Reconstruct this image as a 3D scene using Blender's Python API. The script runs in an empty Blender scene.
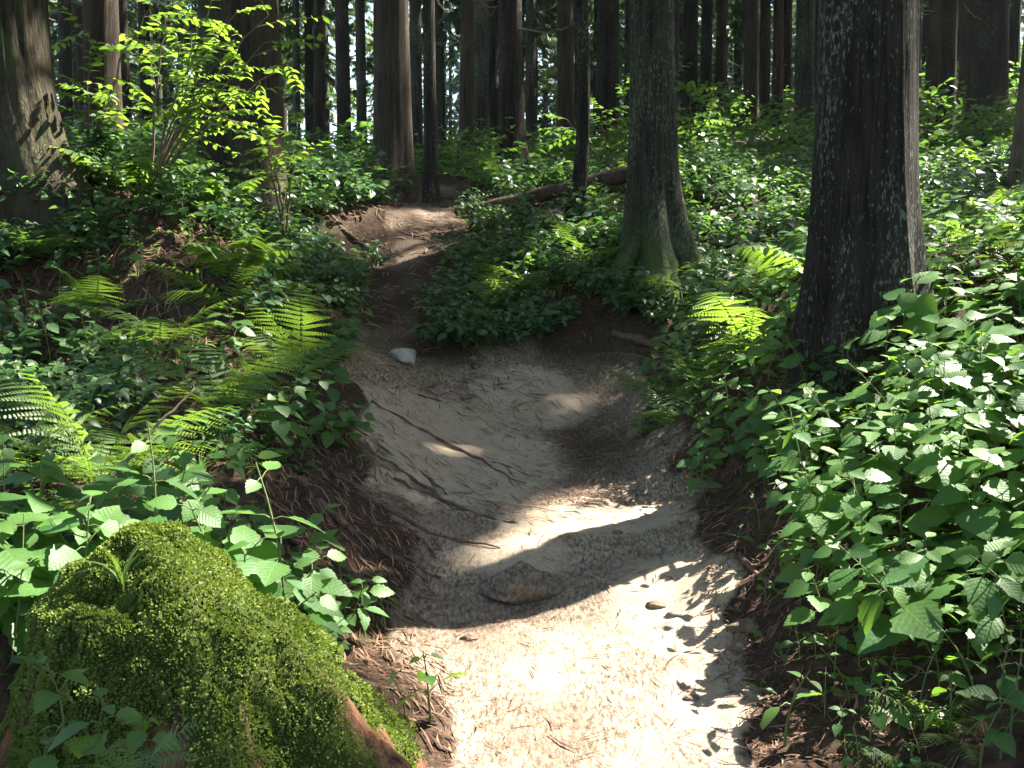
import bpy, math, random
import numpy as np
from mathutils import Vector, Matrix

# ------------------------------------------------------------------ camera, sky, sun, exposure
sc = bpy.context.scene
C = sc.collection
R = math.radians
CAM = np.array([0.0, 0.0, 1.55]); PITCH = R(-4.0); F = 995.0
cam = bpy.data.objects.new('camera', bpy.data.cameras.new('camera')); C.objects.link(cam)
cam.location = CAM; cam.rotation_euler = (R(90) + PITCH, 0, 0)
cam.data.sensor_width = 36; cam.data.lens = 36 * F / 1024; cam.data.clip_end = 600; cam.data.clip_start = 0.05
sc.camera = cam

SUN_EL, SUN_AZ = R(52), R(63)
S = np.array([math.cos(SUN_EL) * math.sin(SUN_AZ), math.cos(SUN_EL) * math.cos(SUN_AZ), math.sin(SUN_EL)])
w = bpy.data.worlds.new('World'); sc.world = w; w.use_nodes = True
nt = w.node_tree; bgn = nt.nodes['Background']
sky = nt.nodes.new('ShaderNodeTexSky'); sky.sky_type = 'NISHITA'; sky.sun_disc = False
sky.sun_elevation = SUN_EL; sky.sun_rotation = SUN_AZ; sky.air_density = 1.3; sky.dust_density = 2.5
nt.links.new(sky.outputs[0], bgn.inputs[0]); bgn.inputs[1].default_value = 0.072
sl = bpy.data.lights.new('sun', 'SUN'); sl.energy = 5.0; sl.angle = R(0.53); sl.color = (1.0, 0.94, 0.84)
so = bpy.data.objects.new('sun', sl); C.objects.link(so)
so.rotation_euler = Vector(S).to_track_quat('Z', 'Y').to_euler()
vs = sc.view_settings; vs.view_transform = 'Standard'; vs.look = 'None'; vs.exposure = 2.95; vs.gamma = 1.0; vs.use_curve_mapping = False
cy = sc.cycles
cy.max_bounces = 7; cy.diffuse_bounces = 4; cy.glossy_bounces = 2; cy.transmission_bounces = 4; cy.transparent_max_bounces = 4
cy.use_denoising = True; cy.sample_clamp_indirect = 6.0; cy.caustics_reflective = False; cy.caustics_refractive = False
try:
    cy.denoising_prefilter = 'ACCURATE'; cy.denoising_input_passes = 'RGB_ALBEDO_NORMAL'
except Exception:
    pass

RNG = np.random.default_rng(11)

# ------------------------------------------------------------------ picture <-> place
cp, sp_ = math.cos(PITCH), math.sin(PITCH)
def P3(px, py, Y):
    u, v = (px - 512) / F, (384 - py) / F
    d = np.array([u, cp - v * sp_, sp_ + v * cp])
    return CAM + d * (Y / d[1])
def project(p):
    p = np.asarray(p, float) - CAM
    z = p[..., 1] * cp + p[..., 2] * sp_
    up = -p[..., 1] * sp_ + p[..., 2] * cp
    return np.stack([512 + F * p[..., 0] / z, 384 - F * up / z, z], -1)

# ------------------------------------------------------------------ noise
def _h(ix, iy, iz):
    n = (ix.astype(np.int64) * 374761393 + iy.astype(np.int64) * 668265263 + iz.astype(np.int64) * 2147483647) & 0xFFFFFFFF
    n = ((n ^ (n >> 13)) * 1274126177) & 0xFFFFFFFF
    return ((n ^ (n >> 16)) & 0xFFFFFF) / float(0xFFFFFF)
def noise(x, y, z=0.0):
    x, y, z = np.broadcast_arrays(np.asarray(x, float), np.asarray(y, float), np.asarray(z, float))
    x0, y0, z0 = np.floor(x), np.floor(y), np.floor(z)
    fx, fy, fz = x - x0, y - y0, z - z0
    fx, fy, fz = [f * f * (3 - 2 * f) for f in (fx, fy, fz)]
    o = 0
    for i in (0, 1):
        for j in (0, 1):
            for k in (0, 1):
                o = o + _h(x0 + i, y0 + j, z0 + k) * (fx if i else 1 - fx) * (fy if j else 1 - fy) * (fz if k else 1 - fz)
    return o * 2 - 1
def fbm(x, y, z=0.0, n=3):
    return sum(noise(x * 2 ** i + 17 * i, y * 2 ** i - 9 * i, np.asarray(z) * 2 ** i) / 2 ** i for i in range(n))

# ------------------------------------------------------------------ mesh building
class MB:
    def __init__(s, leafy=False): s.V = []; s.Q = []; s.T = []; s.t = []; s.n = 0; s.leafy = leafy; s.uv = []
    def add(s, V, quads=None, tris=None, tint=0.5, uv=None):
        V = np.asarray(V, float).reshape(-1, 3)
        if s.leafy: s.uv.append(uv if uv is not None else np.zeros((len(V), 3)))
        if quads is not None and len(quads): s.Q.append(np.asarray(quads, np.int64).reshape(-1, 4) + s.n)
        if tris is not None and len(tris): s.T.append(np.asarray(tris, np.int64).reshape(-1, 3) + s.n)
        s.t.append(np.broadcast_to(np.asarray(tint, float), (len(V),)))
        s.V.append(V); s.n += len(V)
    def mesh(s, name, mat, smooth=True):
        V = np.concatenate(s.V) if s.V else np.zeros((0, 3))
        Q = np.concatenate(s.Q) if s.Q else np.zeros((0, 4), np.int64)
        T = np.concatenate(s.T) if s.T else np.zeros((0, 3), np.int64)
        me = bpy.data.meshes.new(name)
        me.vertices.add(len(V)); me.vertices.foreach_set('co', V.astype(np.float32).ravel())
        me.loops.add(4 * len(Q) + 3 * len(T))
        me.loops.foreach_set('vertex_index', np.concatenate([Q.ravel(), T.ravel()]).astype(np.int32))
        me.polygons.add(len(Q) + len(T))
        me.polygons.foreach_set('loop_start', np.concatenate([np.arange(len(Q)) * 4, 4 * len(Q) + np.arange(len(T)) * 3]).astype(np.int32))
        me.polygons.foreach_set('use_smooth', np.full(len(Q) + len(T), smooth))
        me.update(calc_edges=True)
        if s.t:
            a = me.attributes.new('tint', 'FLOAT', 'POINT'); a.data.foreach_set('value', np.concatenate(s.t).astype(np.float32))
        if s.leafy:
            a = me.attributes.new('leaf', 'FLOAT_VECTOR', 'POINT'); a.data.foreach_set('vector', np.concatenate(s.uv).astype(np.float32).ravel())
        me.materials.append(mat)
        return me
    def tube(s, pts, rad, seg=6, tint=0.5, cap=False):
        pts = np.asarray(pts, float); rad = np.broadcast_to(np.asarray(rad, float), (len(pts),))
        tg = np.gradient(pts, axis=0); tg /= np.linalg.norm(tg, axis=1)[:, None] + 1e-9
        ref = np.array([0, 0, 1.0]) if abs(tg[0][2]) < .9 else np.array([1.0, 0, 0])
        a = np.cross(tg, ref); a /= np.linalg.norm(a, axis=1)[:, None] + 1e-9
        b = np.cross(tg, a)
        th = np.arange(seg) * 2 * math.pi / seg
        V = pts[:, None] + rad[:, None, None] * (a[:, None] * np.cos(th)[None, :, None] + b[:, None] * np.sin(th)[None, :, None])
        m = len(pts); i, j = np.meshgrid(np.arange(m - 1), np.arange(seg), indexing='ij')
        q = np.stack([i * seg + j, i * seg + (j + 1) % seg, (i + 1) * seg + (j + 1) % seg, (i + 1) * seg + j], -1).reshape(-1, 4)
        V = V.reshape(-1, 3); tr = []
        if cap:
            V = np.concatenate([V, pts[[0, -1]]]); n0 = m * seg
            for k in range(seg):
                tr.append([n0, (k + 1) % seg, k]); tr.append([n0 + 1, (m - 1) * seg + k, (m - 1) * seg + (k + 1) % seg])
        s.add(V, q, tr, tint)

def obj(name, me, parent=None, loc=None, rz=None, scale=None):
    o = bpy.data.objects.new(name, me); C.objects.link(o)
    if parent is not None: o.parent = parent
    if loc is not None: o.location = loc
    if rz is not None: o.rotation_euler = (0, 0, rz)
    if scale is not None: o.scale = scale if hasattr(scale, '__len__') else (scale,) * 3
    return o
def tag(o, label=None, cat=None, group=None, kind=None):
    for k, v in (('label', label), ('category', cat), ('group', group), ('kind', kind)):
        if v: o[k] = v
    return o

# leaf shapes: x runs along the midrib, y across, z up; one unit long
def leaf_shape(n, wid, fold=0.25, droop=0.25, serr=0.0, peak=0.38):
    t = np.linspace(0, 1, n)
    p = np.where(t < peak, np.sin(t / peak * math.pi / 2) ** .8, np.cos((t - peak) / (1 - peak) * math.pi / 2) ** .9)
    hw = wid * .5 * np.clip(p, 0, 1)
    if serr: hw = hw * (1 - serr * (np.arange(n) % 2))
    z = -droop * t ** 2
    mid = np.stack([t, 0 * t, z], 1)
    L = np.stack([t - .03 * (serr > 0), hw, z + fold * hw], 1); Rr = L * [1, -1, 1]
    i = np.arange(n - 1)
    q = np.concatenate([np.stack([i, i + 1, n + i + 1, n + i], 1), np.stack([i + 1, i, 2 * n + i, 2 * n + i + 1], 1)])
    return np.concatenate([mid, L, Rr]), q
LEAF_HI = leaf_shape(12, .70, .22, .28, .16)
LEAF_MID = leaf_shape(6, .60, .25, .25)
LEAF_LO = (np.array([[0, 0, 0], [.45, .27, .05], [1, 0, -.15], [.45, -.27, .05]]), np.array([[0, 3, 2, 1]]))
LEAF_SLIM = leaf_shape(5, .34, .2, .3)

def unit(v): return v / (np.linalg.norm(v, axis=-1, keepdims=True) + 1e-9)
def put(mb, tmpl, org, d, up, size, tint):
    """many copies of one leaf shape: origins, directions, upward normals, sizes"""
    org = np.atleast_2d(org); d = unit(np.atleast_2d(d)); up = np.broadcast_to(np.atleast_2d(up), org.shape)
    side = unit(np.cross(up, d)); nrm = np.cross(d, side)
    T, q = tmpl; size = np.broadcast_to(np.asarray(size, float), (len(org),))
    V = org[:, None] + size[:, None, None] * (T[None, :, 0:1] * d[:, None] + T[None, :, 1:2] * side[:, None] + T[None, :, 2:3] * nrm[:, None])
    k = len(T); off = (np.arange(len(org)) * k)[:, None, None]
    tint = np.repeat(np.broadcast_to(np.asarray(tint, float), (len(org),)), k)
    uv = np.tile(T, (len(org), 1)) if mb.leafy else None
    if q.shape[1] == 4: mb.add(V, quads=(q[None] + off), tint=tint, uv=uv)
    else: mb.add(V, tris=(q[None] + off), tint=tint, uv=uv)

# ------------------------------------------------------------------ materials
def new_mat(name):
    m = bpy.data.materials.new(name); m.use_nodes = True
    nt = m.node_tree; b = nt.nodes['Principled BSDF']
    return m, nt, b
def N(nt, t, **kw):
    n = nt.nodes.new(t)
    for k, v in kw.items(): setattr(n, k, v)
    return n
def ramp(nt, fac, stops):
    r = N(nt, 'ShaderNodeValToRGB'); e = r.color_ramp.elements
    while len(e) < len(stops): e.new(0.5)
    for x, (p, c) in zip(e, stops): x.position = p; x.color = (*c, 1)
    nt.links.new(fac, r.inputs[0]); return r.outputs[0]
def mix(nt, fac, a, b, mode='MIX'):
    m = N(nt, 'ShaderNodeMix', data_type='RGBA', blend_type=mode)
    for s_, v in ((m.inputs[0], fac), (m.inputs[6], a), (m.inputs[7], b)):
        if hasattr(v, 'links'): nt.links.new(v, s_)
        elif hasattr(v, '__len__'): s_.default_value = (*v, 1)
        else: s_.default_value = v
    return m.outputs[2]
def coords(nt, scale, kind='Object'):
    tc = N(nt, 'ShaderNodeTexCoord'); mp = N(nt, 'ShaderNodeMapping'); mp.inputs['Scale'].default_value = scale
    nt.links.new(tc.outputs[kind], mp.inputs[0]); return mp.outputs[0]
def ntex(nt, vec, scale, detail=4, rough=.6):
    n = N(nt, 'ShaderNodeTexNoise'); n.inputs['Scale'].default_value = scale; n.inputs['Detail'].default_value = detail; n.inputs['Roughness'].default_value = rough
    nt.links.new(vec, n.inputs['Vector']); return n.outputs[0]
def math_(nt, op, a, b=None):
    m = N(nt, 'ShaderNodeMath', operation=op)
    for i, v in enumerate((a, b)):
        if v is None: continue
        if hasattr(v, 'links'): nt.links.new(v, m.inputs[i])
        else: m.inputs[i].default_value = v
    return m.outputs[0]
def sstep(nt, v, a, b):
    m = N(nt, 'ShaderNodeMapRange', interpolation_type='SMOOTHSTEP'); nt.links.new(v, m.inputs[0])
    m.inputs[1].default_value = a; m.inputs[2].default_value = b; return m.outputs[0]
def bump(nt, b, h, strength, dist):
    n = N(nt, 'ShaderNodeBump'); n.inputs['Strength'].default_value = strength; n.inputs['Distance'].default_value = dist
    nt.links.new(h, n.inputs['Height']); nt.links.new(n.outputs[0], b.inputs['Normal'])
def attr(nt, name): return N(nt, 'ShaderNodeAttribute', attribute_name=name).outputs['Fac']

def leaf_mat(name, dark, light, trans, rough=.42, mixf=.42, spec=.5, veins=False):
    m, nt, b = new_mat(name)
    t = attr(nt, 'tint'); oi = N(nt, 'ShaderNodeObjectInfo').outputs['Random']
    f = math_(nt, 'ADD', math_(nt, 'MULTIPLY', t, .6), math_(nt, 'MULTIPLY', oi, .45))
    n = ntex(nt, coords(nt, (1, 1, 1)), 60, 2)
    f2 = math_(nt, 'ADD', f, math_(nt, 'MULTIPLY', math_(nt, 'SUBTRACT', n, .5), .35))
    col = mix(nt, f2, dark, light)
    if veins:
        xyz = N(nt, 'ShaderNodeSeparateXYZ'); nt.links.new(N(nt, 'ShaderNodeAttribute', attribute_name='leaf').outputs['Vector'], xyz.inputs[0])
        av = math_(nt, 'ABSOLUTE', xyz.outputs[1])
        sv = math_(nt, 'SINE', math_(nt, 'MULTIPLY', math_(nt, 'SUBTRACT', xyz.outputs[0], math_(nt, 'MULTIPLY', av, .75)), 50.0))
        rib = math_(nt, 'MAXIMUM', math_(nt, 'SUBTRACT', 1.0, sstep(nt, av, .0, .022)), math_(nt, 'MULTIPLY', sstep(nt, sv, .86, 1.0), .5))
        col = mix(nt, math_(nt, 'MULTIPLY', rib, .22), col, [min(1, c * 1.7) for c in light])
        spot = sstep(nt, ntex(nt, coords(nt, (1, 1, 1)), 14, 3), .66, .74)
        col = mix(nt, math_(nt, 'MULTIPLY', spot, .35), col, (.14, .13, .035))
        bump(nt, b, math_(nt, 'ADD', math_(nt, 'MULTIPLY', sv, -.5), math_(nt, 'ADD', math_(nt, 'MULTIPLY', rib, -1.0), math_(nt, 'MULTIPLY', n, 4.0))), .22, .0018)
    nt.links.new(col, b.inputs['Base Color']); b.inputs['Roughness'].default_value = rough
    b.inputs['Specular IOR Level'].default_value = spec
    tr = N(nt, 'ShaderNodeBsdfTranslucent'); nt.links.new(mix(nt, f2, [c * .75 for c in trans], trans), tr.inputs[0])
    ms = N(nt, 'ShaderNodeMixShader'); ms.inputs[0].default_value = mixf
    nt.links.new(b.outputs[0], ms.inputs[1]); nt.links.new(tr.outputs[0], ms.inputs[2])
    nt.links.new(ms.outputs[0], nt.nodes['Material Output'].inputs[0])
    return m
M_HERB = leaf_mat('herb leaves', (.024, .085, .026), (.086, .172, .034), (.21, .40, .035), .50, .42, .40, True)
M_FERN = leaf_mat('fern fronds', (.050, .115, .028), (.120, .185, .045), (.26, .44, .04), .45)
M_SHRUB = leaf_mat('shrub leaves', (.028, .080, .032), (.062, .130, .040), (.13, .29, .04))
M_SAPL = leaf_mat('sapling leaves', (.055, .125, .025), (.100, .180, .035), (.25, .43, .035), .45, .5)
M_COVER = leaf_mat('undergrowth leaves', (.022, .070, .026), (.066, .125, .036), (.15, .30, .04))
M_NEEDLE = leaf_mat('cedar sprays', (.022, .052, .024), (.055, .105, .038), (.09, .17, .035), .6, .3)
M_MOSS = leaf_mat('moss', (.045, .085, .014), (.205, .255, .065), (.20, .28, .02), .9, .25, .1)
M_GRASS = leaf_mat('grass blades', (.05, .11, .02), (.10, .17, .04), (.2, .34, .04), .5)

def plain(name, c0, c1, scale=30, rough=.9, stretch=(1, 1, 1), bmp=.6, dist=.01):
    m, nt, b = new_mat(name)
    v = coords(nt, stretch); n = ntex(nt, v, scale, 5, .65)
    t = attr(nt, 'tint'); f = math_(nt, 'ADD', math_(nt, 'MULTIPLY', n, .8), math_(nt, 'MULTIPLY', math_(nt, 'SUBTRACT', t, .3), .5))
    nt.links.new(mix(nt, sstep(nt, f, .25, .8), c0, c1), b.inputs['Base Color']); b.inputs['Roughness'].default_value = rough
    b.inputs['Specular IOR Level'].default_value = .2
    bump(nt, b, n, bmp, dist); return m
M_STEM = plain('green stems', (.06, .10, .03), (.14, .15, .06), 20, .6)
M_TWIG = plain('grey brown twigs', (.09, .065, .045), (.22, .17, .13), 25, .85)
M_ROOT = plain('root bark', (.055, .035, .024), (.17, .11, .075), 25, .95, (1, 1, 1), .9, .02)
M_LITTER = plain('dead needle litter', (.055, .030, .020), (.26, .155, .10), 9, .9)
M_STONE = plain('pale stone', (.22, .21, .18), (.46, .44, .38), 14, .85, (1, 1, 1), .7, .02)
M_CLOD = plain('packed earth', (.075, .052, .036), (.24, .18, .13), 16, .95, (1, 1, 1), .8, .03)
M_LOG = plain('rotting log', (.030, .022, .016), (.10, .065, .045), 14, .95, (1, 1, .3), .9, .03)

def bark_mat(name, dark, light, lichen=0.0, lcol=(.30, .36, .28), moss=0.0, mcol=(.07, .10, .025), base_moss=0.0):
    dark, light = [c * .62 for c in dark], [c * .66 for c in light]; lcol = [c * .82 for c in lcol]
    m, nt, b = new_mat(name)
    v = coords(nt, (1, 1, .07)); st = ntex(nt, v, 26, 6, .65)
    v2 = coords(nt, (1, 1, .025)); st2 = ntex(nt, v2, 55, 4, .6)
    vb = coords(nt, (1, 1, .5)); big = ntex(nt, vb, 2.2, 3)
    f = math_(nt, 'ADD', math_(nt, 'MULTIPLY', st, .55), math_(nt, 'MULTIPLY', st2, .45))
    col = mix(nt, sstep(nt, f, .36, .64), dark, light)
    col = mix(nt, math_(nt, 'MULTIPLY', sstep(nt, big, .35, .7), .45), col, [c * 1.5 for c in light])
    if lichen:
        vl = coords(nt, (1, 1, .38)); l1 = ntex(nt, vl, 62, 5, .7); l2 = ntex(nt, vl, 3.0, 2)
        lf = sstep(nt, math_(nt, 'ADD', l1, math_(nt, 'MULTIPLY', l2, .35)), .80 - .14 * lichen, .86 - .10 * lichen)
        col = mix(nt, math_(nt, 'MULTIPLY', lf, .85), col, lcol)
    if moss:
        mf = sstep(nt, ntex(nt, coords(nt, (1, 1, .4)), 5, 5, .7), .62 - .25 * moss, .72 - .15 * moss)
        col = mix(nt, math_(nt, 'MULTIPLY', mf, .8), col, mcol)
    if base_moss:
        sx = N(nt, 'ShaderNodeSeparateXYZ'); nt.links.new(coords(nt, (1, 1, 1)), sx.inputs[0])
        hz = math_(nt, 'SUBTRACT', 1.0, sstep(nt, math_(nt, 'ADD', sx.outputs[2], math_(nt, 'MULTIPLY', big, 1.0)), .45, 1.3))
        col = mix(nt, math_(nt, 'MULTIPLY', hz, .75 * base_moss), col, mcol)
    nt.links.new(col, b.inputs['Base Color']); b.inputs['Roughness'].default_value = .95; b.inputs['Specular IOR Level'].default_value = .12
    bump(nt, b, f, 1.0, .035); return m
M_BARK = {
    'brown': bark_mat('red brown cedar bark', (.024, .018, .012), (.084, .062, .043), .15, (.14, .16, .12)),
    'dark': bark_mat('dark cedar bark', (.014, .011, .009), (.048, .036, .028), .35, (.14, .17, .13)),
    'lichen': bark_mat('cedar bark flecked with lichen', (.010, .0085, .006), (.042, .034, .025), .46, (.15, .19, .145)),
    'grey': bark_mat('grey green cedar bark', (.014, .013, .009), (.066, .060, .042), .68, (.135, .165, .105), 0, (.06, .09, .02), 1.0),
    'moss': bark_mat('mossy cedar bark', (.020, .017, .011), (.076, .062, .040), .2, (.11, .13, .085), .42, (.045, .058, .024)),
    'tan': bark_mat('tan bark', (.085, .062, .043), (.20, .15, .105), .3, (.25, .25, .2)),
}

# ------------------------------------------------------------------ the ground
G = [  # (px, py, depth): points of bare ground read from the photograph
    (430, 768, 3.2), (600, 768, 3.2), (760, 768, 3.2), (590, 690, 3.75), (430, 700, 3.6), (755, 700, 3.6),
    (570, 615, 4.5), (400, 620, 4.35), (730, 600, 4.35), (580, 556, 5.15), (590, 540, 5.35), (440, 575, 4.95), (700, 545, 5.0),
    (560, 490, 6.15), (650, 490, 6.0), (695, 480, 5.9), (600, 430, 7.2), (650, 420, 7.2), (610, 388, 8.0),
    (370, 400, 7.0), (450, 400, 7.5), (530, 375, 8.0), (450, 480, 6.2), (400, 470, 6.1), (350, 470, 5.9), (300, 520, 5.0), (350, 560, 4.8),
    (270, 565, 4.55), (330, 600, 4.3), (400, 355, 8.3), (383, 300, 9.3), (410, 250, 10.5), (430, 215, 12.0), (442, 205, 13.2),
    (350, 260, 10.6), (330, 205, 11.2), (300, 330, 7.6), (250, 330, 7.4), (190, 320, 7.2), (190, 262, 7.7), (100, 330, 7.2), (100, 215, 8.0), (60, 183, 8.3), (20, 330, 7.1), (20, 215, 8.0),
    (230, 230, 9.5), (150, 170, 11.5), (300, 190, 12.5),
    (540, 335, 8.6), (600, 300, 8.9), (655, 285, 9.3), (500, 265, 10.2), (560, 240, 10.6), (640, 345, 8.4), (470, 215, 12.2), (600, 190, 12.3), (400, 182, 14.8),
    (860, 312, 5.85), (770, 350, 6.3), (700, 330, 7.6), (720, 290, 9.3), (800, 240, 10.5), (960, 250, 9.0), (1005, 210, 9.5), (900, 190, 13), (760, 180, 14),
    (690, 430, 6.4), (900, 720, 3.3), (800, 705, 3.45), (745, 640, 4.05), (760, 500, 5.2),
]
RAW = [(-6, 4, 1.0), (-8, 8, 2.6), (-10, 14, 3.6), (-12, 25, 4.5), (-20, 40, 4.2), (-30, 75, 3.0), (-5, 20, 4.35), (-6, 32, 5.3),
       (1.75, 3.3, .38), (2.3, 3.7, .72), (3.4, 3.6, 1.15), (5, 5, 2.0), (5, 8, 2.45), (8, 10, 3.2), (12, 20, 6.0), (20, 40, 10.5), (35, 75, 16), (5.5, 22, 5.7), (9.5, 20, 5.4), (5, 28, 7.0),
       (2.0, 4.6, 1.0), (1.5, 5.0, .72), (2.6, 5.2, 1.25), (0, 20, 4.35), (0, 30, 6.0), (0, 50, 7.4), (0, 95, 8.0), (0.25, 1.5, -.12), (0.2, 0, -.25), (0, -7, -1.2), (-4, -7, -.6), (5, -7, 0),
       (-3, 0, .25), (3, 0, .7), (10, 0, 2.0), (-10, 0, 1.3), (-1.0, 2.6, .12), (-1.6, 3.4, .30), (-1.3, 4.3, .42), (-2.2, 4.2, .55), (-2.4, 5.3, .75), (-1.5, 5.6, .72), (-3.4, 5.2, .9), (-1.5, 6.6, 1.0), (-2.6, 6.4, 1.1), (-3.6, 6.3, 1.15),
       (25, 15, 7), (-25, 15, 4)]
PTS = np.array([P3(*g) for g in G] + [np.array(r, float) for r in RAW])
def _phi(r2): return np.where(r2 > 1e-12, .5 * r2 * np.log(r2 + 1e-12), 0)
def _solve():
    X = PTS[:, :2]; n = len(X)
    K = _phi(((X[:, None] - X[None]) ** 2).sum(-1)) + np.eye(n) * .02
    P = np.c_[np.ones(n), X]
    A = np.block([[K, P], [P.T, np.zeros((3, 3))]])
    return np.linalg.solve(A, np.r_[PTS[:, 2], 0, 0, 0])
WTS = _solve()
def base_z(x, y):
    x = np.asarray(x, float); y = np.asarray(y, float); o = WTS[-3] + WTS[-2] * x + WTS[-1] * y
    for (cx, cy_, _), w_ in zip(PTS, WTS): o = o + w_ * _phi((x - cx) ** 2 + (y - cy_) ** 2)
    return o
TRAIL = [  # polylines of (x, y, half width)
    [(.22, -7, .8), (.22, 0, .7), (.25, 2.2, .6), (.27, 3.2, .54), (.29, 3.75, .6), (.25, 4.5, .74), (.25, 5.3, .74), (.12, 6.1, .95), (-.05, 7.0, 1.02), (-.05, 7.7, 1.0)],
    [(.2, 7.2, .8), (.6, 8.1, .45), (.66, 8.5, .25)],
    [(-.6, 7.5, .6), (-.92, 8.1, .32), (-1.06, 8.8, .26), (-1.07, 9.4, .27), (-1.02, 10.5, .30), (-1.0, 12, .36), (-.9, 13.2, .45), (-1.0, 15.0, .2)],
]
def trail_d(x, y):
    x = np.asarray(x, float); y = np.asarray(y, float); o = np.full(np.broadcast(x, y).shape, 1e9)
    for pl in TRAIL:
        for (ax, ay, ar), (bx, by, br) in zip(pl, pl[1:]):
            dx, dy = bx - ax, by - ay
            t = np.clip(((x - ax) * dx + (y - ay) * dy) / (dx * dx + dy * dy), 0, 1)
            o = np.minimum(o, np.hypot(x - ax - t * dx, y - ay - t * dy) - (ar + t * (br - ar)))
    return o
def ground_z(x, y):
    x = np.asarray(x, float); y = np.asarray(y, float)
    d = trail_d(x, y); off = np.clip(d / .5, 0, 1); off = off * off * (3 - 2 * off)
    z = base_z(x, y)
    z = z + (.02 + .075 * off) * fbm(x * 1.7, y * 1.7, 3.3) + (.014 + .028 * off) * fbm(x * 7, y * 7, 1.1)
    z = z + (.0035 + .006 * off) * noise(x * 16, y * 16, 5) * np.clip(2 - np.asarray(y) / 8, 0, 1)
    # the worn lip across the trail
    z = z + .07 * np.clip((y - 4.98 - .12 * np.sin(x * 3)) / .16, 0, 1) * np.exp(-((x - .1) / .8) ** 2) * np.clip((6.6 - y) / 1.4, 0, 1)
    return z
def gz(x, y): return float(ground_z(np.array([x]), np.array([y]))[0])
def hit(px, py):
    """where the sight line through a pixel of the photograph meets the ground"""
    Y = np.geomspace(1.5, 60, 900); p = np.array([P3(px, py, y) for y in Y])
    b = p[:, 2] < ground_z(p[:, 0], p[:, 1])
    i = int(np.argmax(b)) if b.any() else len(Y) - 1
    return p[i]

def sandy(x, y):  # where the trail is swept bare of needles
    s = np.zeros(np.broadcast(x, y).shape)
    for cx, cy_, rx, ry, a in ((-.45, 6.6, .85, 1.0, 1), (.15, 7.7, .55, .5, .9), (.45, 5.55, .6, .32, 1.0), (.75, 4.5, .35, .55, .9), (.35, 4.2, .4, .4, .45), (.05, 5.1, .3, .25, .7), (.75, 3.6, .25, .5, .6), (.1, 3.9, .25, .3, .5), (.45, 3.2, .2, .3, .5), (-.1, 5.1, .3, .2, .6)):
        s = np.maximum(s, a * np.exp(-(((x - cx) / rx) ** 2 + ((y - cy_) / ry) ** 2) ** 1.5))
    return s

def ground_mat():
    m, nt, b = new_mat('forest floor and worn trail')
    v = coords(nt, (1, 1, 1)); tr = attr(nt, 'trail'); sd = attr(nt, 'sand')
    n1 = ntex(nt, v, 2.3, 5); n2 = ntex(nt, v, 22, 6, .7); n3 = ntex(nt, v, 130, 3, .7)
    vs_ = coords(nt, (1, .28, 1)); n4 = ntex(nt, vs_, 60, 5, .75)
    soil = mix(nt, sstep(nt, n2, .3, .7), (.020, .014, .010), (.075, .046, .030))
    soil = mix(nt, math_(nt, 'MULTIPLY', sstep(nt, n1, .52, .68), .45), soil, (.05, .062, .018))
    lit = mix(nt, sstep(nt, n4, .34, .66), (.085, .055, .038), (.37, .30, .22))
    lit = mix(nt, math_(nt, 'MULTIPLY', sstep(nt, n1, .4, .7), .6), lit, (.17, .12, .085))
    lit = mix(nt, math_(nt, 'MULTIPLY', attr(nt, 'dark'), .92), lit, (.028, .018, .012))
    san = mix(nt, sstep(nt, n3, .3, .7), (.265, .205, .14), (.43, .35, .255))
    san = mix(nt, math_(nt, 'MULTIPLY', sstep(nt, n4, .58, .72), .55), san, (.15, .085, .055))
    sf = sstep(nt, math_(nt, 'ADD', sd, math_(nt, 'MULTIPLY', math_(nt, 'SUBTRACT', n2, .5), .7)), .3, .6)
    t = mix(nt, sf, lit, san)
    tf = sstep(nt, math_(nt, 'ADD', tr, math_(nt, 'MULTIPLY', math_(nt, 'SUBTRACT', n2, .5), .5)), .35, .65)
    nt.links.new(mix(nt, tf, soil, t), b.inputs['Base Color'])
    b.inputs['Roughness'].default_value = .95; b.inputs['Specular IOR Level'].default_value = .1
    h = math_(nt, 'ADD', math_(nt, 'MULTIPLY', n2, .6), math_(nt, 'ADD', math_(nt, 'MULTIPLY', n3, .25), math_(nt, 'MULTIPLY', n4, .4)))
    bump(nt, b, h, .8, .022)
    return m
M_GROUND = ground_mat()
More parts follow.
